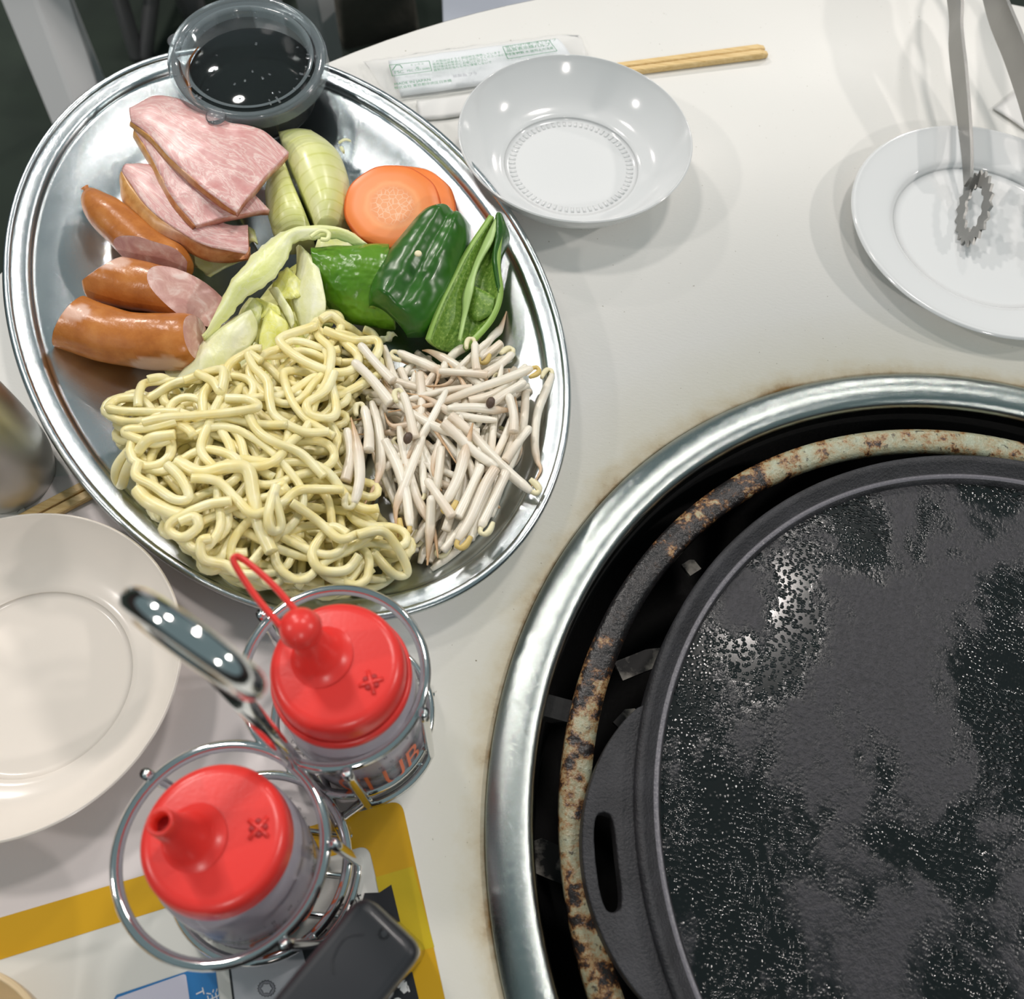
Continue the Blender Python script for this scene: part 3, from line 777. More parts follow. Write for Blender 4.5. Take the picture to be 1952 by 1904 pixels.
# tongs
def strip_geo(pts, h, th, up=Vector((0, 0, 1))):
    """flat bar: pts run along its lower edge; h is its width (list), th its thickness"""
    V = []; n = len(pts)
    for i in range(n):
        t = (pts[min(i + 1, n - 1)] - pts[max(i - 1, 0)]).normalized()
        s = Vector((-t.y, t.x, 0)).normalized() * (th / 2)
        hh = h[i] if isinstance(h, list) else h
        for a, b in ((-1, 0), (1, 0), (1, 1), (-1, 1)): V.append(pts[i] + s * a + up * (b * hh))
    F = [(3, 2, 1, 0), tuple(range((n - 1) * 4, n * 4))]
    for i in range(n - 1):
        for j in range(4): F.append((i * 4 + j, i * 4 + (j + 1) % 4, (i + 1) * 4 + (j + 1) % 4, (i + 1) * 4 + j))
    return V, F
zc = 0.0045
tip0 = P(1832, 470, zc); tip1 = P(1846, 352, zc + 0.002)
tg = empty('serving_tongs', P(1840, 300, 0.004), 'steel serving tongs with serrated oval tips resting on the right plate', 'tongs')
arm = cat([P(1840, 356, .0085), P(1836, 300, .0115), P(1828, 236, .0135), P(1817, 150, .017), P(1811, 90, .020), P(1812, 40, .022), P(1806, -20, .024), P(1806, -80, .024)], 40)
V, F = strip_geo(arm, [0.006 + 0.006 * min(1, i / 16) - 0.0 for i in range(40)], 0.0016)
mesh('arm', V, F, M_tong, tg, False)
arm2 = cat([P(1972, 300, .012), P(1948, 210, .016), P(1918, 120, .019), P(1890, 50, .022), P(1874, -10, .024), P(1864, -60, .024)], 40)
V, F = strip_geo(arm2, 0.0150, 0.0018)
mesh('arm', V, F, M_tong, tg, False)
j0, j1 = P(1806, -80, .024), P(1864, -60, .024)
V, F = strip_geo(cat([j0, (j0 + j1) / 2 + Vector((0, 0.02, 0)), j1], 16), 0.013, 0.0016)
mesh('spring_joint', V, F, M_tong, tg, False)
def grip(c, major, L, H, th=0.0012, flip=1):
    a = major.normalized(); b = Vector((0, 0, 1)); s = Vector((-a.y, a.x, 0)).normalized(); b = (b * 0.80 + s * flip * 0.60).normalized()
    n = 40; V = []; F = []
    for i in range(n):
        q = 2 * math.pi * i / n
        tooth = 1.0 + (0.12 if i % 2 else -0.05)
        lx, hz = math.cos(q), math.sin(q)
        k_in = 0.62 + (0.10 if i % 4 < 2 else 0)
        for s_ in (-th / 2, th / 2):
            V.append(c + a * (lx * L * tooth) + b * (hz * H * tooth) + s * s_)
            V.append(c + a * (lx * L * k_in * 0.97) + b * (hz * H * (k_in - 0.12)) + s * s_)
    for i in range(n):
        k, l = i * 4, ((i + 1) % n) * 4
        F += [(k, l, l + 1, k + 1), (k + 3, l + 3, l + 2, k + 2), (k + 2, l + 2, l, k), (k + 1, l + 1, l + 3, k + 3)]
    return V, F
maj = tip1 - tip0
V, F = grip((tip0 + tip1) / 2 + Vector((0.002, 0, 0.0050)), maj, maj.length * 0.54, 0.0076, flip=-1)
mesh('serrated_grip', V, F, M_tong, tg, False)
V, F = grip(P(1985, 420, 0.006) + Vector((0, 0, 0.006)), P(1972, 320, 0.006) - P(1998, 470, 0.006), maj.length * 0.52, 0.0085, flip=1)
mesh('serrated_grip', V, F, M_tong, tg, False)

# ------------------------------------------------------------------ oval tray
TCX, TCY, TA, TB, TANG = -0.1054, 0.2328, 0.1552, 0.1059, math.radians(-55.1)
tca, tsa = math.cos(TANG), math.sin(TANG)
TPROF = [(0.0105, 0.0128), (0.0118, 0.0125), (0.020, 0.0082), (0.030, 0.0040), (0.0345, 0.0026), (0.037, 0.0022), (0.060, 0.0020), (0.104, 0.0020)]
def tray_z(x, y):
    u = (x - TCX) * tca + (y - TCY) * tsa; v = -(x - TCX) * tsa + (y - TCY) * tca
    t = math.hypot(u / TA, v / TB)
    loc = math.hypot(u, v) / max(t, 1e-6)
    d = (1 - t) * loc
    if d <= 0.0105: return 0.0165
    for (d0, z0), (d1, z1) in zip(TPROF, TPROF[1:]):
        if d <= d1: return z0 + (z1 - z0) * (d - d0) / (d1 - d0)
    return 0.0020
tr = empty('oval_tray', (TCX, TCY, 0.0), 'large oval stainless steel tray holding the meat, vegetables and noodles', 'tray')
def oval(name, prof, mt, seg=200, closed=True):
    V = []; F = []; n = len(prof)
    for i in range(seg):
        q = 2 * math.pi * i / seg
        for d, z in prof:
            u, v = (TA - d) * math.cos(q), max(TB - d, 0.0005) * math.sin(q)
            V.append(Vector((TCX + u * tca - v * tsa, TCY + u * tsa + v * tca, z)))
    for i in range(seg):
        i2 = (i + 1) % seg
        for j in range(n if closed else n - 1):
            j2 = (j + 1) % n
            F.append((i * n + j, i2 * n + j, i2 * n + j2, i * n + j2))
    o = mesh(name, V, F, mt, tr); return fix_normals(o)
pan_prof = [(0.0022, 0.0166), (0.0034, 0.0163), (0.0050, 0.0160), (0.0082, 0.0158), (0.0094, 0.0150), (0.0102, 0.0136)] + [(0.0105, 0.0128)] + TPROF[1:-1] + [(0.1052, 0.0020)]
under = [(d - 0.0004, z - 0.0009) for d, z in reversed(pan_prof)]
o = oval('dish', pan_prof + under[1:], M_tray, 220, True)
bd = [(0.0016 + 0.0017 * math.cos(t * math.pi / 6), 0.0162 + 0.0017 * math.sin(t * math.pi / 6)) for t in range(12)]
oval('rolled_rim', bd, M_tray)

# ------------------------------------------------------------------ height field so that food piles up
HX0, HY0, HS = -0.30, 0.06, 0.0007
HNX, HNY = int(0.40 / HS), int(0.36 / HS)
HF = np.zeros((HNX, HNY), dtype=np.float32)
for i in range(HNX):
    for j in range(HNY):
        HF[i, j] = 0
_xs = HX0 + np.arange(HNX) * HS; _ys = HY0 + np.arange(HNY) * HS
for i in range(0, HNX):
    x = float(_xs[i])
    u = (x - TCX) * tca + (_ys - TCY) * tsa; v = -(x - TCX) * tsa + (_ys - TCY) * tca
    t = np.hypot(u / TA, v / TB); loc = np.hypot(u, v) / np.maximum(t, 1e-6); d = (1 - t) * loc
    HF[i] = np.interp(d, [0.0, 0.0105] + [q[0] for q in TPROF[1:]], [0.0165, 0.0165] + [q[1] for q in TPROF[1:]])
def hget(x, y, r):
    i0, i1 = int((x - r - HX0) / HS), int((x + r - HX0) / HS) + 1
    j0, j1 = int((y - r - HY0) / HS), int((y + r - HY0) / HS) + 1
    if i0 < 0 or j0 < 0 or i1 >= HNX or j1 >= HNY: return 0.0
    return float(HF[i0:i1 + 1, j0:j1 + 1].max())
def hput(x, y, r, z):
    i0, i1 = int((x - r - HX0) / HS), int((x + r - HX0) / HS) + 1
    j0, j1 = int((y - r - HY0) / HS), int((y + r - HY0) / HS) + 1
    if i0 < 0 or j0 < 0 or i1 >= HNX or j1 >= HNY: return
    s = HF[i0:i1 + 1, j0:j1 + 1]; np.maximum(s, z, out=s)
def settle(xy, rr, stiff=3, passes=6, sink=0.25):
    """drop a strand on the pile: z just above what is below it, smoothed along the strand"""
    z = [hget(x, y, r * 0.7) + r * (1 - sink) for (x, y), r in zip(xy, rr)]
    n = len(z)
    for _ in range(passes):
        z = [max(0.62 * z[i], (z[max(i - stiff, 0)] + 2 * z[i] + z[min(i + stiff, n - 1)]) / 4) for i in range(n)]
    for _ in range(7):
        z = [(z[max(i - 1, 0)] + 2 * z[i] + z[min(i + 1, n - 1)]) / 4 for i in range(n)]
    pts = [Vector((x, y, zz_)) for (x, y), zz_ in zip(xy, z)]
    for p, r in zip(pts, rr): hput(p.x, p.y, r * 0.75, p.z + r * 0.6)
    return pts
def inpoly(x, y, poly):
    c = False; n = len(poly)
    for i in range(n):
        x1, y1 = poly[i]; x2, y2 = poly[i - 1]
        if (y1 > y) != (y2 > y) and x < (x2 - x1) * (y - y1) / (y2 - y1) + x1: c = not c
    return c
def to_px(v):
    d = Vector(v) - CAM; k = FPX / d.dot(FWD)
    return (CX + k * d.dot(RIGHT), CY - k * d.dot(UPV))

# ------------------------------------------------------------------ sausages
def sausage(spine, rad, label, cut=None, ends=(0.5, 0.5), cutlabel=None, tip=0.16, pale=()):
    n = 92; c = cat([P(*p) for p in spine], n); R = []
    for i in range(n):
        u = i / (n - 1)
        k = 1.0
        if u < tip: k = min(k, ends[0] + (1 - ends[0]) * math.sin(u / tip * math.pi / 2) ** 0.8)
        if u > 0.84: k = min(k, ends[1] + (1 - ends[1]) * math.sin((1 - u) / 0.16 * math.pi / 2) ** 0.8)
        R.append(rad * k * (1 + 0.03 * math.sin(9 * u)))
    V, F = tube_geo(c, R, 44)
    V = [v + Vector((nz(v, 90), nz(v, 90, 5), nz(v, 90, 9))) * 0.0006 for v in V]
    o = mesh('sausage', V, F, M_saus)
    cl = []
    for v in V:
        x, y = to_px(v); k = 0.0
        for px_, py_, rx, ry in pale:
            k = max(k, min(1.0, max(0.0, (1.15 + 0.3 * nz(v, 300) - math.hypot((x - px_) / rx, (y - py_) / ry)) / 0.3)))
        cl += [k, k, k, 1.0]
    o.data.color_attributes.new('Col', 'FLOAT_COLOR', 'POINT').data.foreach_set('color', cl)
    tag(o, label, 'sausage', 'sausages on the tray')
    off = o.location.copy()
    for (px, py, z, nrm, nm) in cut or []:
        bm = bmesh.new(); bm.from_mesh(o.data)
        r = bmesh.ops.bisect_plane(bm, geom=bm.verts[:] + bm.edges[:] + bm.faces[:], plane_co=P(px, py, z) - off, plane_no=Vector(nrm).normalized(), clear_outer=True)
        ed = [e for e in r['geom_cut'] if isinstance(e, bmesh.types.BMEdge)]
        loop = []
        if ed:
            vs = {v for e in ed for v in e.verts}; cen = sum((v.co for v in vs), Vector()) / len(vs)
            nn = Vector(nrm).normalized(); ax = nn.orthogonal().normalized(); ay = nn.cross(ax)
            loop = sorted([v.co.copy() for v in vs], key=lambda q: math.atan2((q - cen).dot(ay), (q - cen).dot(ax)))
        bm.to_mesh(o.data); bm.free()
        if loop:
            nn = Vector(nrm).normalized(); L = len(loop)
            rings = []
            for k in (1.0, 0.93, 0.6, 0.25):
                rings.append([cen + (q - cen) * k + nn * (0.0006 * (1 - k ** 6) + 0.0002 * nz(q * k + off, 300)) for q in loop])
            V2 = [p + off for rg in rings for p in rg] + [cen + nn * 0.0007 + off]
            F2 = [(a * L + i, a * L + (i + 1) % L, (a + 1) * L + (i + 1) % L, (a + 1) * L + i) for a in range(3) for i in range(L)]
            F2 += [(3 * L + i, 3 * L + (i + 1) % L, 4 * L) for i in range(L)]
            q = mesh(nm, V2, F2, M_sauscut, o); q['label'] = 'pale pink cut meat'
    for p in o.data.polygons: p.use_smooth = True
    return o
s1 = sausage([(168, 362, .016), (192, 398, .017), (240, 440, .016), (300, 490, .014), (352, 520, .013)], 0.0093, 'smoked sausage with a pinched tip tucked under the pork slices', [(292, 497, .0145, (-0.10, -0.93, 0.35), 'cut_face')], (0.10, 0.55), None, 0.55)
sv = P(167, 364, .0165)
tube('casing_knot', [sv + Vector((0.0006, -0.001, -.001)), sv, sv + Vector((-0.0012, 0.001, 0.0012))], [0.0016, 0.0008, 0.0018], M_saus, s1, 8)
s2 = sausage([(176, 530, .0135), (220, 536, .014), (300, 552, .015), (372, 566, .016), (440, 582, .016)], 0.0103, 'middle sausage with a big oval cut face and white fat flecks', [(352, 548, .0170, (0.54, 0.02, 0.84), 'cut_face'), (196, 512, .0195, (-0.62, 0.52, 0.58), 'end_patch')], (0.80, 0.6), None, 0.09, [(212, 500, 34, 13)])
s3 = sausage([(112, 606, .0145), (170, 626, .0145), (240, 646, .0145), (320, 652, .0145), (386, 652, .0145)], 0.0114, 'lowest sausage nearest the noodles with skin over its whole side', [(376, 640, .0170, (0.93, 0.16, 0.32), 'end_patch'), (136, 598, .0195, (-0.90, 0.30, 0.30), 'end_patch')], (0.72, 0.7), None, 0.12, [(146, 596, 30, 15), (302, 694, 52, 13)])

# ------------------------------------------------------------------ pork slices
b4 = slab('pork_slice', rails([(246, 312, .0245), (300, 318, .0255), (366, 385, .0245), (426, 424, .0225), (473, 428, .0200)], [(232, 326, .0240), (272, 384, .0250), (322, 428, .0235), (388, 466, .0220), (476, 486, .0195)], 40, 16, 0.0012, 0.8, 0.0006, 130, None, 4), 0.0085, [M_bacon, M_rind], None, True, 1)
tag(b4, 'lowest pork slice with a thick tan to orange rind facing the sausages', 'pork slice', 'pork slices on the tray')
rd = slab('rind', rails([(233, 325, .0238), (273, 383, .0246), (323, 427, .0232), (389, 465, .0216), (477, 485, .0192)], [(227, 350, .0190), (240, 402, .0180), (284, 450, .0170), (338, 470, .0160), (402, 500, .0150), (479, 496, .0150)], 40, 10, 0.0018, 0.8, 0.0006, 160, None, 6), 0.003, M_rind, b4)
rd['label'] = 'tan to orange smoked rind'
b2 = slab('pork_slice', rails([(276, 208, .0275), (360, 270, .0300), (450, 340, .0290), (514, 400, .0240)], [(256, 248, .0265), (292, 306, .0285), (328, 376, .0285), (372, 430, .0265)], 40, 16, 0.0010, 0.8, 0.0006, 120, None, 9), 0.0034, [M_bacon, M_baconedge], None, True, 1)
tag(b2, 'middle pork slice showing as a strip below the top slice', 'pork slice', 'pork slices on the tray')
rd = slab('rind', rails([(256, 247, .0264), (292, 305, .0284), (328, 375, .0284), (373, 431, .0264)], [(253, 262, .0235), (286, 318, .0250), (321, 388, .0250), (367, 438, .0240)], 36, 5, 0.0006, 0.8, 0.0004, 160, None, 7), 0.001, M_rind, b2)
rd['label'] = 'thin browned rind'
b1 = slab('pork_slice', rails([(247, 206, .0285), (300, 181, .0300), (362, 196, .0330), (438, 232, .0350), (500, 248, .0345), (550, 290, .0320)], [(250, 232, .0290), (288, 262, .0320), (325, 302, .0340), (368, 342, .0345), (412, 378, .0335), (452, 406, .0310)], 48, 22, 0.0012, 0.8, 0.0008, 110, None, 2), 0.0036, [M_bacon, M_baconedge], None, True, 1)
tag(b1, 'top pork slice with marbled fat streaks beside the sauce cup', 'pork slice', 'pork slices on the tray')

rd = slab('rind', rails([(250, 231, .0289), (288, 261, .0319), (325, 301, .0339), (368, 341, .0344), (412, 377, .0334), (453, 405, .0309)], [(247, 241, .0265), (284, 271, .0290), (320, 311, .0310), (362, 350, .0316), (405, 385, .0308), (447, 411, .0290)], 40, 5, 0.0005, 0.8, 0.0004, 160, None, 8), 0.001, M_rind, b1)
rd['label'] = 'thin browned rind'
# ------------------------------------------------------------------ onion
o1 = slab('onion_wedge', rails([(530, 250, .020), (548, 296, .0235), (570, 350, .0245), (592, 402, .0225), (602, 440, .0180)], [(592, 247, .0160), (640, 284, .0165), (664, 340, .0165), (669, 400, .0150), (655, 440, .0120)], 36, 16, 0.0, 0.7, 0.0, 1, lambda u, v: 0.0085 * math.sin(math.pi * v) ** 0.7 * min(1, u / 0.35) ** 0.6), 0.004, M_onion, None, True, 0, 0.003)
tag(o1, 'larger pale green onion wedge right of the knife cut', 'onion', 'cut onion on the tray')
o2 = slab('onion_wedge', rails([(505, 365, .0180), (508, 396, .0180), (516, 428, .0170), (530, 450, .0150)], [(540, 300, .0225), (556, 344, .0240), (578, 396, .0225), (594, 438, .0170)], 32, 14, 0.0045, 0.8), 0.004, M_onion, None, True, 0, 0.003)
tag(o2, 'smaller onion wedge left of the knife cut beside the pork slices', 'onion', 'cut onion on the tray')
for k, (a, b) in enumerate((((646, 272), (668, 268)), ((650, 280), (656, 290)))):
    t_ = tube('onion_shred', cat([P(a[0], a[1], .0150), P((a[0] + b[0]) / 2, a[1] - 6 + 12 * k, .0165), P(b[0], b[1], .0150)], 12), [0.0009] * 12, M_cabC, None, 6, False, 0.4)
    tag(t_, 'curled white onion shred stuck to the tray, ' + ('upper of the two' if k == 0 else 'lower of the two'), 'onion shred')

# ------------------------------------------------------------------ carrot
def carrot(c, r, nrm, th, label, seed):
    nn = Vector(nrm).normalized(); ax = Vector((1, 0, 0)); ax = (ax - nn * ax.dot(nn)).normalized(); ay = nn.cross(ax)
    c = P(*c); V = []; UV = []; F = []; M = []; seg = 80
    prof = [(0.0, 0.0002), (0.25, 0.0003), (0.5, 0.0003), (0.75, 0.0002), (0.96, 0.0), (1.0, -0.0006), (1.015, -th * 0.5), (1.0, -th + 0.0005), (0.95, -th), (0.0, -th)]
    for i in range(seg):
        q = 2 * math.pi * i / seg
        k = 1 + 0.008 * math.cos(9 * q + seed) + 0.03 * math.cos(2 * q + seed)
        for r_, z in prof:
            V.append(c + (ax * math.cos(q) + ay * math.sin(q)) * (r * r_ * k) + nn * z); UV.append((r_ * math.cos(q), r_ * math.sin(q)))
    n = len(prof)
    for i in range(seg):
        i2 = (i + 1) % seg
        for j in range(n - 1): F.append((i * n + j, i2 * n + j, i2 * n + j + 1, i * n + j + 1)); M.append(1 if 4 <= j <= 7 else 0)
    o = mesh('carrot_slice', V, F, [M_carrot, M_carrotskin], None, True, M, UV)
    bm = bmesh.new(); bm.from_mesh(o.data); bmesh.ops.remove_doubles(bm, verts=bm.verts, dist=1e-6); bmesh.ops.recalc_face_normals(bm, faces=bm.faces); bm.to_mesh(o.data); bm.free()
    tag(o, label, 'carrot', 'carrot slices on the tray'); return o
carrot((784, 384, .0150), 0.0197, (0.05, -0.12, 1), 0.0052, 'lower carrot slice peeking out behind the front slice', 1.0)
carrot((748, 392, .0225), 0.0205, (-0.02, -0.26, 1), 0.0055, 'front round carrot slice with a pale veined core', 0.3)

# ------------------------------------------------------------------ cabbage
def leaf(A, B, n, m_, bulge, mt, label, th=0.0009, wr=0.0014, ws=150, seed=0.0, ruf=0.0):
    G = rails(A, B, n, m_, bulge, 0.9, wr, ws, None, seed)
    if ruf:
        for i in range(n):
            for j in (0, 1, m_ - 2, m_ - 1):
                k = ruf * (1 if j in (0, m_ - 1) else 0.5)
                G[i][j] = G[i][j] + Vector((0, 0, k * math.sin(i * 1.9 + seed))) + Vector((k * math.cos(i * 1.3), 0, 0)) * 0.5
    o = slab('cabbage_leaf', G, th, mt)
    tag(o, label, 'cabbage', 'cabbage leaves on the tray'); return o
leaf([(330, 470, .006), (360, 500, .006), (400, 530, .006)], [(400, 440, .007), (440, 470, .008), (462, 500, .008)], 14, 8, 0.002, M_cabA, 'cabbage scrap showing under the pork slices', 0.0008, 0.001, 150, 3, 0.001)
leaf([(455, 430, .010), (470, 470, .010)], [(486, 440, .013), (492, 466, .013)], 10, 6, 0.002, M_cabA, 'small cabbage scrap at the right tip of the lowest pork slice', 0.0008, 0.001, 150, 5)
leaf([(400, 700, .006), (470, 600, .008), (540, 520, .010), (600, 480, .010)], [(520, 740, .007), (600, 680, .010), (640, 600, .011), (650, 520, .011)], 26, 16, 0.004, M_cabB, 'yellow cabbage leaf at the bottom of the cabbage heap', 0.0009, 0.0016, 110, 8)
leaf([(700, 470, .012), (690, 490, .012), (640, 520, .010)], [(610, 440, .018), (600, 470, .017), (590, 500, .014)], 14, 8, 0.002, M_cabA, 'shaded cabbage leaf under the arch beside the carrot', 0.0009, 0.001, 140, 21)
cabR = leaf([(563, 472, .0200), (566, 510, .0190), (556, 560, .0170), (566, 612, .0150), (582, 650, .0120)], [(580, 474, .0230), (604, 500, .0250), (616, 545, .0250), (619, 590, .0230), (606, 636, .0165)], 30, 14, 0.0020, M_cabC, 'whitish cabbage leaf standing upright beside the light green pepper', 0.0010, 0.0007, 160, 12)
leaf([(516, 556, .0165), (528, 528, .0185), (548, 510, .0200), (568, 530, .0205)], [(540, 572, .0185), (556, 568, .0200), (572, 566, .0200), (590, 560, .0190)], 16, 10, 0.0012, M_cabB, 'small yellow leaf piece under the arch of the big leaf', 0.0007, 0.0009, 220, 15, 0.0006)
leaf([(512, 552, .0170), (536, 590, .0165), (556, 630, .0150)], [(530, 548, .0195), (556, 590, .0195), (562, 618, .0170)], 16, 8, 0.0010, M_cabC, 'narrow white cabbage strip in the middle of the heap', 0.0008, 0.0005, 180, 17)
leaf([(490, 610, .0150), (500, 585, .0165), (480, 572, .0170)], [(536, 600, .0180), (530, 584, .0190), (505, 574, .0185)], 12, 8, 0.0012, M_cabB, 'yellow curl above the folded yellow leaf', 0.0007, 0.0006, 220, 19)
leaf([(494, 680, .0120), (494, 640, .0160), (502, 612, .0175), (512, 592, .0175)], [(528, 676, .0130), (548, 644, .0160), (546, 616, .0175), (528, 600, .0180)], 20, 12, 0.0022, M_cabB, 'folded yellow cabbage leaf touching the noodle heap', 0.0008, 0.0010, 170, 23)
leaf([(452, 604, .0160), (462, 582, .0170), (474, 568, .0170)], [(492, 622, .0150), (498, 602, .0165), (500, 578, .0170)], 14, 8, 0.0015, M_cabA, 'pale cabbage piece tucked under the big curled leaf', 0.0009, 0.0007, 170, 27)
leaf([(340, 718, .0105), (366, 676, .0140), (400, 640, .0160), (440, 610, .0170), (474, 596, .0165)], [(356, 752, .0085), (420, 738, .0120), (460, 690, .0150), (490, 640, .0155), (494, 618, .0155)], 32, 18, 0.0052, M_cabC, 'large pale ribbed cabbage leaf in front of the sausages', 0.0011, 0.0011, 110, 31)
leaf([(420, 740, .0100), (456, 690, .0140), (488, 655, .0150)], [(462, 738, .0090), (480, 700, .0120), (490, 662, .0145)], 18, 10, 0.0020, M_cabC, 'narrow pale leaf right of the large ribbed leaf', 0.0010, 0.0006, 140, 35)
leaf([(312, 708, .0040), (330, 700, .0055), (352, 690, .0070)], [(330, 736, .0050), (350, 732, .0070), (372, 720, .0080)], 12, 8, 0.0012, M_cabC, 'small pale leaf corner next to the lowest sausage', 0.0009, 0.0008, 160, 37)
leaf([(386, 648, .0170), (410, 598, .0215), (436, 545, .0240), (478, 488, .0260), (520, 452, .0270), (568, 434, .0275), (640, 432, .0260), (676, 446, .0235), (706, 470, .0190)],
     [(392, 652, .0160), (432, 612, .0210), (466, 570, .0245), (512, 540, .0255), (548, 496, .0270), (562, 464, .0285), (600, 458, .0280), (640, 456, .0260), (690, 478, .0200)], 60, 16, 0.0036, M_cabA, 'big curled cabbage leaf arching over the heap from sausage to carrot', 0.0011, 0.0009, 130, 41, 0.0004)
t_ = tube('cabbage_curl', cat([P(592, 452, .031), P(610, 440, .032), P(626, 444, .032), P(624, 456, .0315), P(612, 456, .031)], 24), [0.0010] * 24, M_cabA, None, 8, False, 0.7)
tag(t_, 'tiny rolled lip of cabbage on top of the big arched leaf', 'cabbage', 'cabbage leaves on the tray')
leaf([(700, 648, .008), (728, 640, .010), (744, 630, .011)], [(714, 664, .007), (738, 652, .008), (758, 640, .009)], 10, 6, 0.001, M_cabC, 'ragged pale leaf edge below the light green pepper', 0.0008, 0.0008, 240, 44, 0.0008)

# ------------------------------------------------------------------ peppers
def lobes(h, crease, depth, pw=0.62):
    def f(u, v):
        b = h * (max(0.0, math.sin(math.pi * v)) ** pw)
        g = math.exp(-((v - crease(u)) / 0.10) ** 2) * depth * (0.35 + 0.65 * u)
        e = min(1.0, max(0.0, (1 - u) / 0.20)) ** 0.5 * min(1.0, max(0.0, (u + 0.02) / 0.12)) ** 0.5
        return (b - g) * e
    return f
pA = slab('green_pepper', rails([(598, 490, .0150), (640, 480, .0170), (690, 474, .0180), (742, 474, .0190)], [(606, 560, .0120), (640, 604, .0105), (690, 622, .0105), (752, 628, .0110)], 40, 26, 0.0140, 0.55, 0.0010, 95, None, 51), 0.0024, [M_pepL, M_pepEdge], None, True, 1)
tag(pA, 'light green bumpy pepper piece left under the dark one', 'pepper', 'green peppers on the tray')
pB = slab('green_pepper', rails([(704, 588, .0200), (707, 552, .0215), (726, 506, .0225), (760, 462, .0235), (800, 418, .0245), (836, 396, .0245)], [(776, 644, .0150), (814, 640, .0145), (850, 596, .0150), (880, 540, .0165), (898, 480, .0180), (897, 428, .0195)], 50, 30,
    0, 1, 0.0008, 60, lobes(0.0150, lambda u: 0.62 - 0.12 * u, 0.0042, 0.55), 53), 0.0026, [M_pepD, M_pepEdge], None, True, 1)
tag(pB, 'dark green glossy pepper piece lying on top in the middle', 'pepper', 'green peppers on the tray')
sc = P(797, 483, .0385)
sd_ = lathe('pepper_seed', smooth_prof([(0.0, -0.0008), (0.0013, -0.0004), (0.0015, 0.0), (0.0011, 0.0005), (0.0, 0.0007)]), sc, M_seed, None, 16)
tag(sd_, 'single pale pepper seed stuck on the dark green pepper', 'seed')
pc_ = empty('green_pepper', P(890, 560, .012), 'open pepper half showing its pale rib and inner wall', 'pepper', 'green peppers on the tray')
pc_['label'] = 'open pepper half showing its pale rib and inner wall'
slab('wall', rails([(820, 648, .0180), (836, 600, .0215), (866, 535, .0240), (900, 470, .0265), (942, 412, .0290)], [(896, 646, .0170), (934, 604, .0200), (950, 556, .0230), (944, 500, .0260), (950, 420, .0285)], 44, 20, 0, 1, 0.0004, 90,
    lambda u, v: -0.0085 * (math.sin(math.pi * v) ** 0.7) * (1 - 0.45 * u), 57), 0.0024, [M_pepIn, M_pepEdge], pc_, True, 1)
slab('skin_fold', rails([(950, 560, .0225), (940, 500, .0265), (944, 450, .0285), (944, 411, .0292)], [(958, 548, .0170), (956, 500, .0190), (972, 455, .0200), (960, 418, .0250)], 26, 10, 0.0030, 0.6, 0.0003, 90, None, 59), 0.0018, [M_pepD, M_pepEdge], pc_, True, 1)
slab('rib', rails([(872, 648, .0150), (880, 600, .0165), (884, 556, .0200), (904, 500, .0225), (926, 450, .0255), (946, 411, .0292)], [(880, 650, .0155), (890, 600, .0185), (900, 555, .0230), (912, 505, .0250), (940, 455, .0285), (950, 415, .0294)], 30, 6, 0.0008, 1, 0.0004, 200, None, 61), 0.0012, M_rib, pc_)
slab('inner_fold', rails([(905, 545, .0210), (926, 556, .0215), (944, 566, .0215)], [(884, 585, .0150), (906, 612, .0160), (936, 600, .0195)], 14, 8, 0.0015, 1, 0.0003, 200, None, 63), 0.0010, M_pepIn, pc_)

# ------------------------------------------------------------------ bean sprouts
rnd = random.Random(11)
def sprout(xy, r, head, root, label=None, lift=0.0, px=True):
    """xy: pixel polyline from the head end to the root end"""
    n = 26
    if px: w = [P(a, b, 0.014) for a, b in xy]
    else: w = [Vector((a, b, 0)) for a, b in xy]
    c = cat(w, n)
    rr = []
    for i in range(n):
        u = i / (n - 1)
        k = 0.62 + 0.38 * min(1, u / 0.12)
        k *= 1 + 0.08 * math.sin(5 * u + len(xy))
        if root and u > 0.60: k *= max(0.17, 1 - ((u - 0.60) / 0.34) ** 0.8 * 0.84)
        rr.append(r * k)
    pts = settle([(p.x, p.y) for p in c], rr, 4, 14, 0.35)
    pts = [p + Vector((0, 0, lift)) for p in pts]
    V, F = tube_geo(pts, rr, 8)
    o = mesh('bean_sprout', V, F, M_sprout)
    ca = o.data.color_attributes.new('Col', 'FLOAT_COLOR', 'POINT')
    tan = rnd.uniform(0.0, 0.35)
    cols = []
    for i in range(n):
        u = i / (n - 1)
        t = max(0, (u - 0.45) / 0.45) * (1.0 if root else tan) + 0.2 * tan
        a = Vector((0.92, 0.88, 0.77)).lerp(Vector((0.62, 0.40, 0.22)), min(1, t))
        cols += [a.x, a.y, a.z, 1.0] * 8
    ca.data.foreach_set('color', cols)
    tag(o, label or 'thin white bean sprout lying in the heap beside the noodles', 'bean sprout', 'bean sprouts on the tray')
    if head:
        d = (pts[0] - pts[2]).normalized(); s = Vector((-d.y, d.x, 0)) * (1 if rnd.random() < .5 else -1)
        q = pts[0]
        hk = cat([q - d * 0.001, q + d * 0.0016 + s * 0.0006, q + d * 0.0018 + s * 0.0024, q - d * 0.0002 + s * 0.0034, q - d * 0.0035 + s * 0.0034 + Vector((0, 0, .0005))], 16)
        V, F = tube_geo(hk, [r * (0.50 if k < 6 else 0.42 + 0.26 * math.sin((k - 6) / 9 * math.pi)) for k in range(16)], 7)
        mesh('seed_head', V, F, M_head if rnd.random() < 0.25 else M_headp, o)
    return o
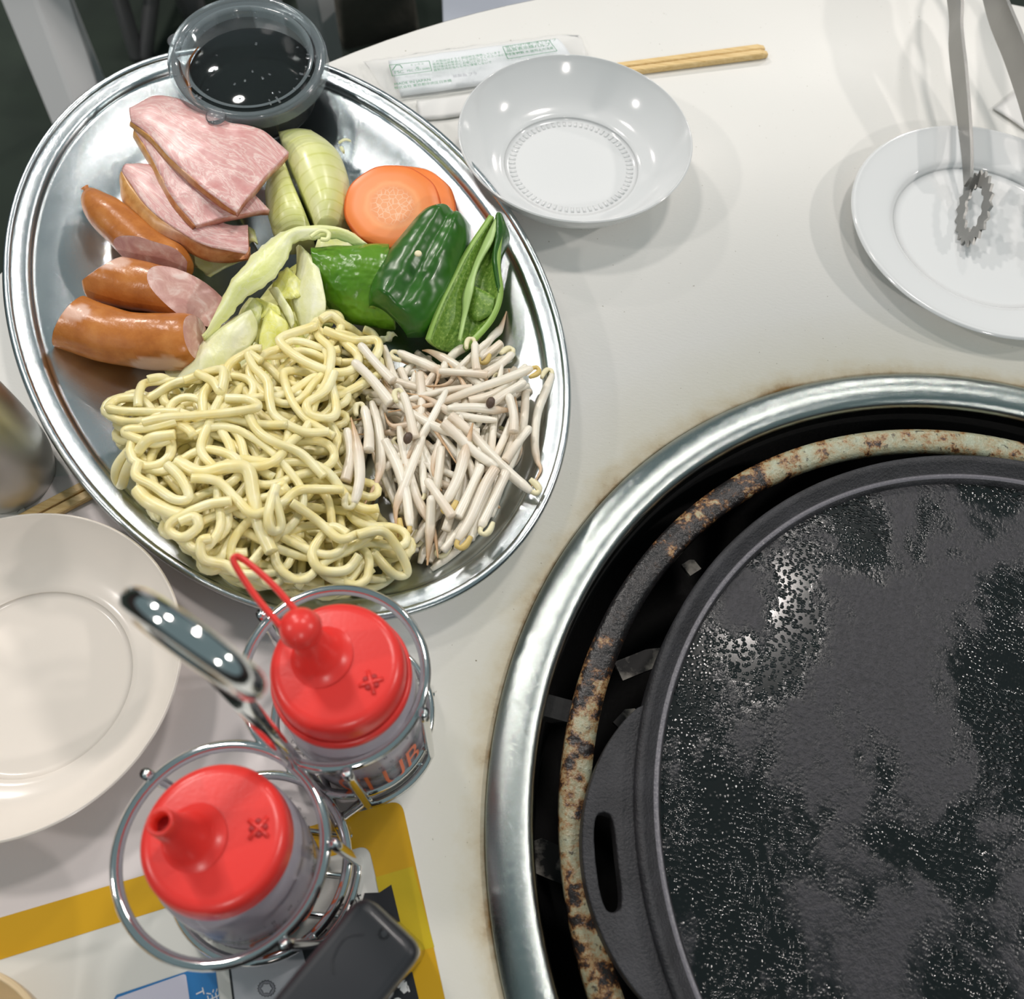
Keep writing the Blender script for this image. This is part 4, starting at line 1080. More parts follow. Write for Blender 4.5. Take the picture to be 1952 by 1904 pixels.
SP = [(660, 730), (716, 660), (770, 640), (850, 650), (950, 640), (985, 680), (1020, 730), (1000, 800), (1000, 880), (985, 950), (930, 1040), (880, 1060), (815, 1085), (775, 1060), (770, 1000), (690, 985), (665, 930), (660, 830)]
def sang(x, y):
    """lie of the sprouts over the heap, in picture degrees"""
    if x < 750 and y > 800: return rnd.gauss(82, 14)
    if y > 940: return rnd.gauss(112, 14)
    if x > 900 and y < 820: return rnd.gauss(148, 20)
    if x > 900: return rnd.gauss(120, 16)
    return rnd.choice((rnd.gauss(150, 22), rnd.gauss(40, 20), rnd.gauss(95, 25)))
cnt = 0
while cnt < 140:
    x, y = rnd.uniform(650, 1020), rnd.uniform(630, 1090)
    if not inpoly(x, y, SP): continue
    a = math.radians(sang(x, y)); L = rnd.uniform(60, 115)
    dx, dy = math.cos(a), math.sin(a)
    if rnd.random() < .5: dx, dy = -dx, -dy
    bend = rnd.uniform(-0.22, 0.22) * L
    q = [(x - dx * L, y - dy * L), (x - dx * L * .35 - dy * bend * .8, y - dy * L * .35 + dx * bend * .8), (x + dx * L * .35 - dy * bend, y + dy * L * .35 + dx * bend), (x + dx * L, y + dy * L)]
    if not (inpoly(*q[0], SP) and inpoly(*q[3], SP)): continue
    root = rnd.random() < 0.62
    if root:
        q.append((q[3][0] + dx * 52 + rnd.uniform(-36, 36), q[3][1] + dy * 52 + rnd.uniform(-36, 36)))
        if not inpoly(*q[4], SP): root = False; q.pop()
    sprout(q, rnd.uniform(0.00135, 0.00185), rnd.random() < 0.22, root)
    cnt += 1

# ------------------------------------------------------------------ noodles
NP = [(250, 832), (262, 870), (300, 905), (305, 960), (316, 1000), (362, 1040), (372, 1078), (430, 1092), (440, 1122), (520, 1142), (620, 1150), (700, 1142), (770, 1100), (775, 1050), (720, 990), (668, 930), (648, 860), (668, 780), (712, 690), (690, 640), (640, 608), (590, 640), (530, 690), (470, 720), (410, 745), (320, 800)]
def noodle(xy, r, label=None, passes=10, sink=0.55):
    pts = settle(xy, [r] * len(xy), 3, passes, sink)
    V, F = tube_geo(pts, [r * (1 + 0.03 * math.sin(i * 0.25)) for i in range(len(pts))], 8, False, 0.92)
    o = mesh('noodle', V, F, M_noodle)
    tag(o, label or 'pale yellow egg noodle strand in the heap at the front of the tray', 'noodle', 'noodles on the tray'); return o
rn = random.Random(5)
NPw = []
for a, b in NP:
    q = P(a, b, 0.020 if b < 760 else 0.009); NPw.append((q.x, q.y))
ncx = sum(p[0] for p in NPw) / len(NPw); ncy = sum(p[1] for p in NPw) / len(NPw)
def wander(x, y, a, n, step=0.0018):
    out = [(x, y)]; k = rn.gauss(0, 60); ph = rn.uniform(0, 6); wl = rn.uniform(0.25, 0.55)
    for i in range(n):
        k += rn.gauss(0, 26); k *= 0.93
        a += (k + 62 * math.sin(i * wl + ph)) * step
        nx, ny = x + math.cos(a) * step, y + math.sin(a) * step
        if not inpoly(nx, ny, NPw):
            t = math.atan2(ncy - y, ncx - x); dlt = (t - a + math.pi) % (2 * math.pi) - math.pi
            a += max(-0.42, min(0.42, dlt)); k = 60 * (1 if dlt > 0 else -1)
            nx, ny = x + math.cos(a) * step, y + math.sin(a) * step
        x, y = nx, ny; out.append((x, y))
    return out
cnt = 0
while cnt < 112:
    x, y = rn.uniform(-0.20, 0.0), rn.uniform(0.08, 0.24)
    if not inpoly(x, y, NPw): continue
    px = to_px((x, y, .01))
    base = math.atan2(-0.35, -1) if rn.random() < 0.6 else rn.uniform(0, 6.28)
    noodle(wander(x, y, base + rn.gauss(0, .5), rn.randint(55, 95)), rn.uniform(0.00150, 0.00178))
    cnt += 1
def hn(pl, r=0.0017, label=None, ox=200, oy=550, k=3.174, n=70):
    c = cat([P(ox + a / k, oy + b / k, 0.017) for a, b in pl], n)
    return noodle([(p.x, p.y) for p in c], r, label, 14)
hn([(560, 1040), (430, 1075), (300, 1085), (285, 1110), (420, 1150), (520, 1130)])
hn([(300, 1090), (110, 1165), (105, 1205), (180, 1225), (330, 1190), (430, 1140), (560, 1120)], 0.0018, 'egg noodle loop reaching farthest left over the bare tray')
hn([(330, 825), (200, 840), (150, 890), (170, 915), (330, 930), (560, 950)])
hn([(850, 600), (760, 540), (650, 560), (540, 650), (430, 690), (320, 715), (305, 800), (312, 900)])
hn([(420, 520), (350, 510), (345, 560), (430, 620), (430, 670), (350, 710)], 0.0016)
hn([(1290, 560), (1180, 560), (1115, 600), (1130, 700), (1190, 850), (1280, 950), (1420, 1030)])
hn([(940, 940), (1000, 1060), (1100, 1130), (1250, 1180), (1370, 1290)])
hn([(560, 1260), (700, 1330), (850, 1300), (960, 1310), (990, 1450), (1020, 1600), (1080, 1740)], 0.0024)
hn([(660, 1380), (800, 1390), (900, 1480), (1000, 1560), (1150, 1480), (1250, 1380), (1480, 1350)])
hn([(340, 1410), (400, 1480), (520, 1540), (690, 1600)], 0.0026)
hn([(880, 1500), (740, 1520), (560, 1600), (525, 1650), (600, 1690), (690, 1640), (670, 1590), (590, 1620)])
hn([(760, 1700), (705, 1720), (710, 1800), (820, 1815), (900, 1860), (1000, 1850)])
hn([(350, 1270), (340, 1350), (440, 1410), (560, 1490), (640, 1480), (600, 1380), (520, 1300)])
hn([(820, 870), (950, 880), (1010, 930), (960, 960), (700, 1000), (500, 1030), (380, 1060)])
hn([(1000, 600), (930, 560), (960, 640), (1040, 730), (1060, 860), (1100, 960), (1250, 1040), (1400, 1030)])
hn([(640, 690), (740, 760), (790, 830), (800, 700), (720, 680), (560, 720)])
hn([(1420, 640), (1370, 760), (1270, 850), (1290, 920), (1380, 920), (1430, 860), (1400, 700)])
hn([(1500, 1600), (1400, 1560), (1300, 1700), (1340, 1800), (1480, 1790), (1560, 1700)])
hn([(1200, 1480), (1330, 1540), (1460, 1640), (1560, 1600), (1640, 1560)])
hn([(1560, 1620), (1700, 1570), (1790, 1640), (1830, 1720), (1740, 1740), (1640, 1660)], 0.0018)
hn([(1120, 1400), (1080, 1560), (1090, 1640), (1140, 1600), (1110, 1450)])
hn([(1240, 290), (1340, 170), (1420, 180), (1440, 330), (1540, 450), (1510, 560), (1400, 600), (1230, 540), (1100, 440), (1110, 380), (1270, 310), (1280, 290)], 0.0019, 'egg noodle making the big loop on top of the heap by the cabbage', n=90)
hn([(1320, 250), (1380, 210), (1450, 240), (1500, 220), (1560, 230), (1580, 300), (1500, 300), (1400, 300)], 0.0018)
hn([(1560, 210), (1620, 230), (1660, 330), (1640, 420)], 0.0018)
hn([(1340, 320), (1480, 350), (1640, 340), (1660, 420), (1620, 500)], 0.0018)

# hand-laid sprouts on top
def hs(pl, r=0.0018, head=True, root=True, label=None, lift=0.0):
    return sprout([(620 + a / 3.174, 550 + b / 3.174) for a, b in pl], r * 0.92, head, root, label, lift)
hs([(1370, 540), (1325, 650), (1280, 780), (1265, 950), (1280, 1060), (1300, 1120), (1240, 1220)], 0.0018, True, True, 'lone white bean sprout lying apart along the right side of the tray')
hs([(1240, 560), (1190, 585), (1050, 640), (880, 700), (700, 770), (560, 795), (390, 825)], 0.0019)
hs([(1240, 1280), (1120, 1190), (980, 1070), (870, 960), (760, 870)], 0.0023, True, False)
hs([(1030, 1180), (900, 1090), (800, 1000), (720, 930)], 0.0022, False, False)
hs([(440, 390), (520, 430), (640, 490), (690, 540), (650, 650)], 0.0020)
hs([(690, 550), (850, 570), (980, 595)], 0.0018, False, False)
hs([(190, 550), (300, 650), (410, 780)], 0.0023, False, False)
hs([(225, 430), (320, 540), (420, 640)], 0.0021, False, False)
hs([(480, 730), (515, 840), (550, 1000)], 0.0019, True, False)
hs([(740, 822), (900, 810), (1040, 812), (1150, 800)], 0.0021, False, True)
hs([(720, 1400), (800, 1250), (850, 1080), (890, 930)], 0.0023, True, True)
hs([(940, 1170), (870, 1330), (800, 1470)], 0.0021, False, False)
hs([(1000, 1210), (950, 1380), (870, 1580)], 0.0021, False, False)
hs([(935, 1530), (1000, 1390), (1085, 1200)], 0.0020, True, False)
hs([(600, 980), (530, 1150), (475, 1290), (435, 1400), (450, 1560)], 0.0019, False, True)
hs([(520, 1500), (500, 1330), (450, 1150), (370, 990)], 0.0021, True, False)
hs([(290, 740), (330, 900), (345, 1100), (330, 1230), (245, 1400)], 0.0021, False, True)
hs([(155, 960), (180, 1110), (150, 1280)], 0.0022, False, False)
hs([(205, 1420), (235, 1260), (215, 1050), (180, 900)], 0.0022, True, True)
hs([(250, 800), (280, 960), (285, 1100)], 0.0021, True, False)
hs([(1230, 900), (1150, 1010), (1080, 1120)], 0.0019, False, False)
hs([(1200, 650), (1090, 720), (1000, 790)], 0.0019, False, False)
hs([(1130, 420), (1040, 520), (960, 590)], 0.0020, True, False)
hs([(905, 375), (905, 480), (915, 570)], 0.0018, True, False)
hs([(710, 520), (740, 440), (800, 350), (900, 270), (960, 200)], 0.0019, False, True)
hs([(930, 440), (1000, 300), (1060, 210), (1100, 90)], 0.0019, True, True)
hs([(620, 1240), (690, 1350), (770, 1480)], 0.0019, False, False)
hs([(650, 1340), (640, 1480), (620, 1700)], 0.0021, False, True)
hs([(1100, 740), (1130, 850), (1130, 950)], 0.0020, False, False)
hs([(800, 1610), (880, 1480), (960, 1300), (1020, 1200)], 0.0021, True, False)
for k, (a, b) in enumerate(((500, 905), (1000, 690))):
    c = P(620 + a / 3.174, 550 + b / 3.174, .03); h = hget(c.x, c.y, .002)
    c = P(620 + a / 3.174, 550 + b / 3.174, h)
    o = lathe('bean_hull', smooth_prof([(0.0, -0.0024), (0.0012, -0.0016), (0.0017, 0.0), (0.0012, 0.0017), (0.0, 0.0024)]), c, M_hull, None, 14, (0.2, 1, 0.3))
    tag(o, 'dark brown bean hull ' + ('in the middle of the sprouts' if k == 0 else 'at the back of the sprouts'), 'bean hull')

# ------------------------------------------------------------------ sauce cup
cc = P(472, 108, 0.0400); axv = Vector((0.03, -0.13, 1)).normalized()
cb = cc - axv * 0.0235
cu_ = empty('sauce_cup', cb, 'clear plastic lidded cup of dark soy sauce standing on the tray rim', 'sauce cup')
lathe('cup', [(0.0, 0.0), (0.0258, 0.0), (0.0270, 0.0012), (0.0318, 0.0200), (0.0335, 0.0212), (0.0335, 0.0222), (0.0312, 0.0212), (0.0262, 0.0018), (0.0, 0.0008)], cb, M_clear, cu_, 96, axv)
lathe('sauce', [(0.0, 0.0010), (0.0256, 0.0016), (0.0288, 0.0125), (0.0284, 0.0128), (0.0, 0.0128)], cb, M_soy, cu_, 96, (axv + Vector((0.02, 0.03, 0))).normalized())
a0 = cb + axv * 0.0135
arc = [a0 + (Vector((math.cos(t), math.sin(t), 0)) - axv * axv.dot(Vector((math.cos(t), math.sin(t), 0)))) * 0.0293 for t in [2.75 + 0.12 * k for k in range(16)]]
tube('sauce_film', arc, [0.0003 + 0.0013 * math.sin(k / 15 * math.pi) ** 2 * (1 if k < 8 else .5) for k in range(16)], M_amber, cu_, 8)
lathe('lid', [(0.0, 0.0196), (0.0248, 0.0196), (0.0262, 0.0202), (0.0270, 0.0230), (0.0290, 0.0240), (0.0300, 0.0226), (0.0318, 0.0228), (0.0328, 0.0244), (0.0342, 0.0240), (0.0350, 0.0220), (0.0352, 0.0176)], cb, M_clear2, cu_, 110, axv)
lathe('lid_rim', [(0.0300, 0.0230), (0.0310, 0.0236), (0.0328, 0.0249), (0.0340, 0.0247), (0.0349, 0.0228), (0.0350, 0.0180)], cb, M_rimclear, cu_, 110, axv)
lathe('lid_well', [(0.0262, 0.0206), (0.0268, 0.0232), (0.0278, 0.0243), (0.0290, 0.0242)], cb, M_rimclear, cu_, 110, axv)
for q, nm in ((2.9, 'lid_tab'), (4.55, 'lid_tab')):
    dv = Vector((math.cos(q), math.sin(q), 0)); c = cb + dv * 0.0362 + axv * 0.0200
    lathe(nm, [(0.0, 0.0008), (0.0036, 0.0008), (0.0044, 0.0), (0.0036, -0.0006), (0.0, -0.0006)], c, M_clear, cu_, 24, axv)
gz = []
rb = random.Random(3)
for k in range(46):
    q = rb.uniform(0, 6.283); rr_ = rb.choice((0.0265, 0.030, 0.0325, 0.0300, rb.uniform(.004, .024)))
    d = Vector((math.cos(q), math.sin(q), 0)); z = 0.0199 if rr_ < 0.025 else 0.0236
    c = cb + d * rr_ + axv * z
    s = rb.uniform(.0004, .0009)
    gz.append(tube_geo([c - d * s + Vector((0, 0, 0)), c + d * s], [s * .7, s * .7], 6, False, 0.5))
joined('lid_embossing', gz, M_clear, cu_)['kind'] = 'stuff'

# ------------------------------------------------------------------ squeeze bottles and rack
def frame(base, top):
    ax = (Vector(top) - Vector(base)); return ax.normalized(), ax.length
def bottle(base, top, R, cap_r, label, fill, ring_gap, nozzle_dir, sealed):
    base = Vector(base); ax, H = frame(base, top)
    e = empty('squeeze_bottle', base, label, 'bottle', 'squeeze bottles in the wire rack')
    neck = H - 0.0145
    body = [(0.0, 0.0006), (R - 0.0022, 0.0), (R, 0.0022), (R, neck * 0.62), (R * 0.985, neck * 0.74), (cap_r + 0.0016, neck * 0.93), (cap_r + 0.0004, neck), (cap_r - 0.0004, neck + 0.001), (cap_r - 0.001, neck + 0.006)]
    lathe('body', body, base, M_milky, e, 96, ax)
    sr = R - 0.0011
    lathe('sauce', [(0.0, 0.0010), (sr - 0.0015, 0.0010), (sr, 0.0030), (sr, fill), (0.0, fill)], base, M_botsauce, e, 72, ax)
    cz = H - 0.0098
    lathe('cap', [(cap_r + 0.0004, cz), (cap_r + 0.0002, cz + 0.0040), (cap_r - 0.0001, H - 0.0026), (cap_r - 0.0008, H - 0.0010), (cap_r - 0.0022, H - 0.0001), (cap_r - 0.0034, H), (0.0, H)], base, M_red, e, 110, ax)
    if ring_gap:
        lathe('thread_ring', [(cap_r + 0.0003, cz - 0.0006), (cap_r + 0.0010, cz - 0.0004), (cap_r + 0.0016, cz - 0.0026), (cap_r + 0.0016, cz - 0.0042), (cap_r + 0.0006, cz - 0.0050), (cap_r - 0.0002, cz - 0.0040)], base, M_red, e, 110, ax, closed=True)
    t = base + ax * H
    nd = Vector(nozzle_dir).normalized(); nd = (nd - ax * nd.dot(ax)).normalized(); sd2 = ax.cross(nd)
    # cross mark moulded near the edge
    gz = []
    xc = t - nd * (cap_r * 0.60) + ax * 0.0001
    for u_ in ((nd + sd2).normalized(), (nd - sd2).normalized()):
        gz.append(tube_geo([xc - u_ * 0.0032, xc + u_ * 0.0032], 0.0006, 6))
    joined('cross_mark', gz, M_red, e)
    gz = []
    for k in range(4):
        u_ = (nd if k % 2 == 0 else sd2) * (1 if k < 2 else -1)
        c = xc + u_ * 0.0015
        gz.append(tube_geo([c + ax * 0.0001, c + ax * 0.00016], [0.0008, 0.0007], 10))
    joined('cross_hole', gz, M_redhole, e)  # flat discs whose darker red stands in for shade in the recesses
    # nozzle
    nb = t + nd * (cap_r * 0.30)
    na = (ax + nd * 0.10).normalized()
    lathe('nozzle', [(0.0085, -0.0003), (0.0066, 0.0008), (0.0054, 0.0026), (0.0042, 0.0075), (0.0034, 0.0150), (0.0030, 0.0220), (0.0026, 0.0226), (0.0021, 0.0222), (0.0019, 0.0160), (0.0, 0.0150)] if not sealed else [(0.0088, -0.0003), (0.0068, 0.0008), (0.0056, 0.0026), (0.0044, 0.0075), (0.0036, 0.0150), (0.0, 0.0190)], nb, M_red, e, 48, na)
    if not sealed:
        lathe('nozzle_hole', [(0.0, 0.0180), (0.0020, 0.0180)], nb, M_redhole, e, 32, na)
    else:
        bc = nb + na * 0.0190
        bl_ = lathe('nozzle_cap', [(0.0, 0.0052), (0.0020, 0.0048), (0.0037, 0.0037), (0.0048, 0.0020), (0.0052, 0.0), (0.0048, -0.0020), (0.0040, -0.0034), (0.0030, -0.0044), (0.0, -0.0046)], bc, M_red, e, 40, na)
        tip_ = P(447, 1062, bc.z + 0.006)
        d1 = (tip_ - bc); s_ = Vector((-d1.y, d1.x, 0)).normalized()
        lp = cat([bc + d1 * 0.14 - s_ * 0.0020, bc + d1 * 0.55 - s_ * 0.0022, bc + d1 * 0.92 - s_ * 0.0012, bc + d1 * 1.0, bc + d1 * 0.92 + s_ * 0.0012, bc + d1 * 0.55 + s_ * 0.0026, bc + d1 * 0.14 + s_ * 0.0030], 40)
        tube('strap', lp, 0.00085, M_red, e, 8, False, 1.4)
    dr = random.Random(7 if sealed else 8); gz = []
    xx = (Vector((1, 0, 0)) - ax * ax.x).normalized(); yx = ax.cross(xx)
    for k in range(130):
        th = dr.uniform(-3.14, 3.14); zq = dr.uniform(fill + 0.004, neck * 0.72); s = dr.uniform(.0002, .00055)
        d = xx * math.cos(th) + yx * math.sin(th); q = base + d * (R + 0.0001) + ax * zq
        gz.append(tube_geo([q - ax * s * 1.3, q + ax * s * 0.2, q + ax * s], [s * .7, s, s * .5], 6))
    joined('droplets', gz, M_drop, e)['kind'] = 'stuff'
    # orange lettering printed round the body
    V, F = text_geo('CLUB', 0.0145, 0.0016)
    cam_d = (CAM - base); v0 = math.atan2(cam_d.y, cam_d.x)
    a_dir = -0.98 if sealed else math.atan2(-0.55, 0.85)
    x_ = ax.orthogonal().normalized()
    zx = ax; xx = (Vector((1, 0, 0)) - zx * zx.x).normalized(); yx = zx.cross(xx)
    W2 = []
    for v in V:
        th = a_dir + (v.x * 0.8 - 0.0152) / R
        W2.append(base + (xx * math.cos(th) + yx * math.sin(th)) * (R + 0.0007) + zx * (v.y * 2.6 + 0.0060))
    mesh('printed_word', W2, F, M_orange, e, False)
    return e, ax, H
A_B, A_T = (-0.0401, 0.0597, 0.0026), (-0.0401, 0.0597, 0.0845)
bottle(A_B, A_T, 0.0202, 0.0174, 'squeeze bottle with red cap, ball stopper and loop strap nearer the tray', 0.016, True, (-0.75, 0.28, 0), True)
B_B, B_T = (-0.0655, 0.0100, 0.0026), (-0.0620, 0.0160, 0.0790)
bottle(B_B, B_T, 0.0202, 0.0176, 'squeeze bottle with red cap and open nozzle nearer the bottom edge', 0.010, False, (-0.90, -0.25, 0), False)

rk = empty('bottle_rack', (-0.0537, 0.0390, 0.0), 'chrome wire rack with a loop handle holding two red capped squeeze bottles', 'rack')
def circ3(c, r, n=72): return [Vector((c[0] + r * math.cos(2 * math.pi * k / n), c[1] + r * math.sin(2 * math.pi * k / n), c[2])) for k in range(n)]
RA, RB = (-0.0442, 0.0630), (-0.0640, 0.0140)
WR = 0.0016
for (c, r, z, ) in ((RA, 0.0258, 0.060), (RB, 0.0266, 0.060)):
    tube('upper_ring', circ3((c[0], c[1], z), r), WR, M_chrome, rk, 10, True)
for (c, r, z) in ((RA, 0.0258, 0.0105), (RB, 0.0268, 0.0105)):
    tube('lower_ring', circ3((c[0], c[1], z), r), WR, M_chrome, rk, 10, True)
    for k in range(3):
        tube('floor_wire', [Vector((c[0] - 0.0255, c[1] - 0.012 + 0.012 * k, 0.0016)), Vector((c[0] + 0.0255, c[1] - 0.012 + 0.012 * k, 0.0016))], 0.0009, M_chrome, rk, 8)
def upright(c, r, ang, z0=0.0012, z1=0.063, out=0.0022):
    d = Vector((math.cos(ang), math.sin(ang), 0)); b = Vector((c[0], c[1], 0)) + d * (r + out)
    tube('upright', [b + Vector((0, 0, z0)), b + Vector((0, 0, z1))], WR * 0.95, M_chrome, rk, 10)
upright(RA, 0.0258, 2.6); upright(RB, 0.0266, 2.55)
def ubracket(c, r, a0, a1):
    """wire bent into a U joining the upper and the lower ring"""
    pts = []
    d0 = Vector((math.cos(a0), math.sin(a0), 0)); d1 = Vector((math.cos(a1), math.sin(a1), 0)); o_ = Vector((c[0], c[1], 0))
    rr_ = r + 0.0024
    for p in [o_ + d0 * rr_ + Vector((0, 0, .064)), o_ + d0 * rr_ + Vector((0, 0, .004)), o_ + d0 * rr_ * 0.99 + Vector((0, 0, .0014))] + \
             [o_ + Vector((math.cos(a0 + (a1 - a0) * t), math.sin(a0 + (a1 - a0) * t), 0)) * rr_ + Vector((0, 0, .0012)) for t in (0.15, .35, .5, .65, .85)] + \
             [o_ + d1 * rr_ * 0.99 + Vector((0, 0, .0014)), o_ + d1 * rr_ + Vector((0, 0, .004)), o_ + d1 * rr_ + Vector((0, 0, .064))]:
        pts.append(p)
    tube('bracket', cat(pts, 60), WR * 0.95, M_chrome, rk, 10)
ubracket(RA, 0.0258, -1.25, -0.30)
ubracket(RB, 0.0268, -0.75, 0.15)
hb = Vector((-0.0500, 0.0370, 0.0)); ht = Vector((-0.0515, 0.0400, 0.150))
tube('post', [hb + Vector((0, 0, .004)), hb.lerp(ht, .5) + Vector((0, 0, .004)), ht], 0.0022, M_chrome, rk, 12)
hl, hr = P(200, 1075, 0.160), P(432, 1232, 0.160)
hx = (hr - hl) * 0.5; hx.z = 0; hc = Vector((ht.x, ht.y, 0.1605))
tube('handle_loop', [hc + hx.normalized() * (0.0125 * math.cos(t)) + Vector((0, 0, 0.0098 * math.sin(t))) for t in [2 * math.pi * k / 56 for k in range(56)]], 0.0027, M_chrome, rk, 12, True)
base_a = Vector((RA[0] + 0.013, RA[1] - 0.0235, 0.0100)); 
tube('base_bar', [hb + Vector((-0.002, 0.006, .006)), hb + Vector((0.004, -0.004, .005)), hb + Vector((0.010, -0.012, .0045))], 0.0022, M_chrome, rk, 10)
tube('link_wire', [Vector((RA[0] + 0.010, RA[1] - 0.0250, .008)), Vector((-0.043, 0.030, .006)), Vector((RB[0] + 0.0215, RB[1] + 0.014, .008))], WR, M_chrome, rk, 10)

# ------------------------------------------------------------------ black box at the lower edge
zb = 0.085
top = [P(628, 1775, zb), P(700, 1712, zb), P(797, 1812, zb), P(540, 2150, zb), P(330, 2010, zb)]
q0, q1 = P(690, 1700, zb), P(806, 1812, zb)
wv = (q1 - q0); dn = (P(560, 1850, zb) - P(700, 1712, zb)).normalized(); dn = (dn - wv.normalized() * dn.dot(wv.normalized())).normalized()
cor = [q0, q1, q1 + dn * 0.075, q0 + dn * 0.075]
def rnd_rect(c4, r, k=8):
    out = []
    for i in range(4):
        p0, p1, p2 = c4[i - 1], c4[i], c4[(i + 1) % 4]
        a = p1 + (p0 - p1).normalized() * r; b = p1 + (p2 - p1).normalized() * r
        for t in range(k + 1):
            t /= k; out.append(a * (1 - t) ** 2 + p1 * (2 * t * (1 - t)) + b * t * t)
    return out
rp = rnd_rect(cor, 0.0042)
bx = empty('black_box', ((q0 + q1) / 2 + dn * 0.0375) * 1.0 - Vector((0, 0, zb - 0.0009)), 'rounded black plastic box standing on the menu sheet at the bottom edge', 'box')
poly_slab('lid', rp, 0.020, M_black, bx, 0.0024, True)
cen = sum(cor, Vector()) / 4
rp2 = [cen + (p - cen) * 0.97 - Vector((0, 0, 0.019)) for p in rp]
poly_slab('body', rp2, zb - 0.020, M_gloss, bx, 0.001, True)
wn = wv.normalized()
cl = cat([q0 + wn * (wv.length * a) + dn * b + Vector((0, 0, 0.0001)) for a, b in ((.34, .0062), (.20, .0092), (.24, .0138), (.36, .0160))], 24)
tube('moulded_line', cl, 0.00018, M_black, bx, 6)
dp = lathe('water_drop', smooth_prof([(0.0, 0.0008), (0.0008, 0.0006), (0.0012, 0.0)]), q0 + wn * (wv.length * .52) + dn * 0.0030 + Vector((0, 0, 0.0001)), M_drop, None, 20)
tag(dp, 'tiny clear water drop on top of the black box', 'water drop')

# ------------------------------------------------------------------ chairs beyond the table
def leg_geo(a, b, w0, w1, dirx):
    """tapered L-section plastic leg from a (floor) to b (seat)"""
    a, b = Vector(a), Vector(b); x = Vector(dirx).normalized(); y = Vector((-x.y, x.x, 0)); V = []
    for p, w in ((a, w0), (b, w1)):
        for u, v in ((-.5, 0), (.02, -.16), (.10, -.16), (.5, .1), (.5, .22), (.1, -.02), (-.5, .14)):
            V.append(p + x * (u * w) + y * (v * w))
    n = 7
    F = [tuple(range(n - 1, -1, -1)), tuple(range(n, 2 * n))] + [(i, (i + 1) % n, n + (i + 1) % n, n + i) for i in range(n)]
    return V, F
def at(px, py, k):
    """point k times as far out along the floor direction of a pixel"""
    p = P(px, py, 0); p = Vector((p.x, p.y, 0)) * k
    return Vector((p.x, p.y, CAM_H * (1 - k)))
l1b, l1t = at(145, 215, 2.35), at(66, 0, 2.00)
dv_ = (l1t - l1b); l1f = l1b + dv_ * ((ZF - l1b.z) / dv_.z); l1s = l1b + dv_ * ((-0.24 - l1b.z) / dv_.z)
chx = Vector((1, 0.25, 0)).normalized(); chy = Vector((-0.50, 0.866, 0))
cA = empty('garden_chair', (l1s.x, l1s.y, ZF), 'white plastic chair drawn up behind the left side of the table', 'chair')
mesh('leg', *leg_geo(l1f, l1s, 0.046, 0.068, chx), M_white, cA, False)
l2b, l2t = at(622, 110, 2.35), at(600, 0, 2.0)
dv2 = (l2t - l2b); l2f = l2b + dv2 * ((ZF - l2b.z) / dv2.z); l2s = l2b + dv2 * ((-0.24 - l2b.z) / dv2.z)
mesh('leg', *leg_geo(l2f, l2s, 0.034, 0.040, chx), M_white, cA, False)
for p_ in (l1s, l2s):
    q_ = p_ + chy * 0.26
    mesh('leg', *leg_geo(q_ + chy * .05 + Vector((0, 0, ZF + .24)), q_, 0.034, 0.046, chx), M_white, cA, False)
V, F = slab_v = box_geo(0, 1, 0, 1, 0, 1)
def obox(o, x, y, z): return [o + x * v.x + y * v.y + z * v.z for v in V]
sx_ = (l2s - l1s); sx_.z = 0
mesh('seat', obox(l1s - sx_ * .12 - chy * .03, sx_ * 1.24, chy * .31, Vector((0, 0, .025))), F, M_white, cA, False)
mesh('backrest', obox(l1s - sx_ * .1 + chy * .27 + Vector((0, 0, .02)), sx_ * 1.2, chy * .03, Vector((0, 0, .40))), F, M_white, cA, False)

cB = empty('pipe_chair', at(268, 112, 3.2), 'grey steel pipe chair standing farther back beyond the tray', 'chair')
def pipe(pts, r): tube('leg', cat(pts, 20), r, M_pipe, cB, 10)
def over(px, py, base):
    """point on the pixel's ray that stands above base"""
    p = P(px, py, 0); k = math.hypot(base.x, base.y) / math.hypot(p.x, p.y)
    return Vector((p.x * k, p.y * k, CAM_H * (1 - k)))
fB, fB2 = at(262, 108, 3.258), at(276, 108, 3.258)
tB, tB2 = over(226, -10, fB), over(290, -10, fB2)
pipe([fB, (fB + tB) / 2, tB, tB + (tB - fB) * .3], 0.013)
pipe([fB2, (fB2 + tB2) / 2, tB2, tB2 + (tB2 - fB2) * .3], 0.012)
fC = at(400, 48, 3.258); tC = over(352, -20, fC)
pipe([fC, over(372, 26, fC), tC, tC + Vector((-.03, 0, .12))], 0.022)
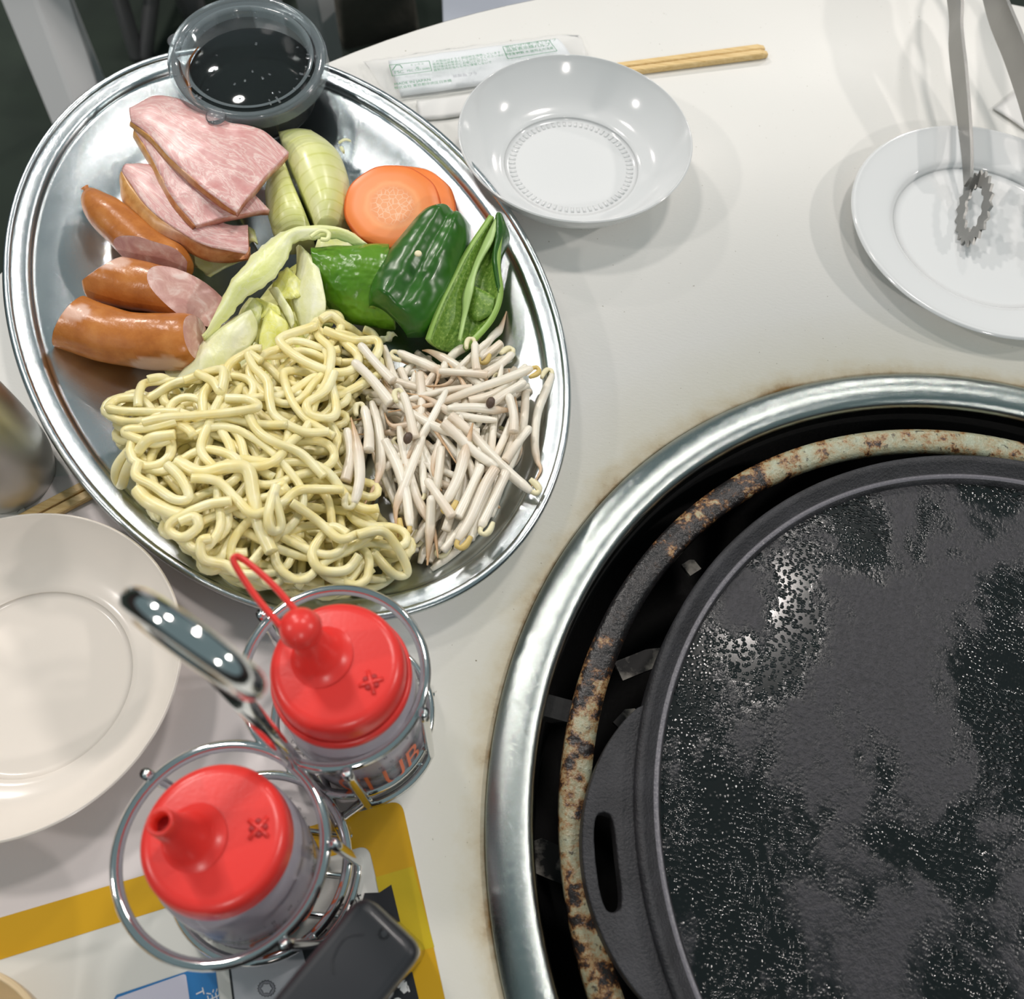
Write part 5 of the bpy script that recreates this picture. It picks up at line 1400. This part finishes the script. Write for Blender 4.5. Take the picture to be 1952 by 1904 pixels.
pipe([fC + Vector((.02, .3, 0)), tC + Vector((.02, .3, 0)), tC + Vector((-.01, .3, .12))], 0.020)
zs = tB.z + (tB.z - fB.z) * .3
mesh('seat', [Vector((x, y, z)) for z in (zs, zs + .03) for x, y in ((tB.x - .04, tB.y - .03), (tC.x + .06, tB.y - .03), (tC.x + .06, tB.y + .40), (tB.x - .04, tB.y + .40))],
     [(3, 2, 1, 0), (4, 5, 6, 7), (0, 1, 5, 4), (1, 2, 6, 5), (2, 3, 7, 6), (3, 0, 4, 7)], M_pipe, cB, False)

# dark bag and pale cabinet behind the table
g0 = P(655, 95, ZF); g1 = P(800, 66, ZF)
gb = (g1 - g0); gbn = Vector((-gb.y, gb.x, 0)).normalized()
G = []
for i in range(16):
    row = []
    for j in range(12):
        u, v = i / 15, j / 11
        p = g0 + gb * (u * 1.0) + gbn * (v * 0.30) + Vector((0, 0, 0.30 * (math.sin(math.pi * min(1, u * 1.02)) ** .25) * (math.sin(math.pi * (0.04 + v * .92)) ** .3)))
        row.append(p + Vector((0, 0, nz(p, 7) * .05)))
    G.append(row)
bg = slab('fabric_bag', G, 0.02, M_cloth, None, True, 0, ZF)
tag(bg, 'slumped dark fabric bag on the floor beyond the table', 'bag')
zq = -0.255
ca_, cb_ = P(846, 66, zq), P(1170, -10, zq)
cx_ = (cb_ - ca_); cx_ = cx_.normalized() * 0.42; cy_ = P(838, -160, zq) - ca_; cy_ = cy_.normalized() * 0.42
cC = empty('garden_chair', (ca_.x, ca_.y, ZF), 'pale grey plastic chair whose seat shows just over the far table edge', 'chair')
mesh('seat', obox(ca_ - Vector((0, 0, .03)), cx_, cy_, Vector((0, 0, .03))), F, M_seat, cC, False)
for u, v in ((.08, .08), (.92, .08), (.08, .92), (.92, .92)):
    q_ = ca_ + cx_ * u + cy_ * v - Vector((0, 0, .03))
    mesh('leg', *leg_geo((q_.x, q_.y, ZF), q_, 0.032, 0.046, cx_), M_seat, cC, False)
mesh('backrest', obox(ca_ + cy_ * .94, cx_, cy_ * .06, Vector((0, 0, .38))), F, M_seat, cC, False)
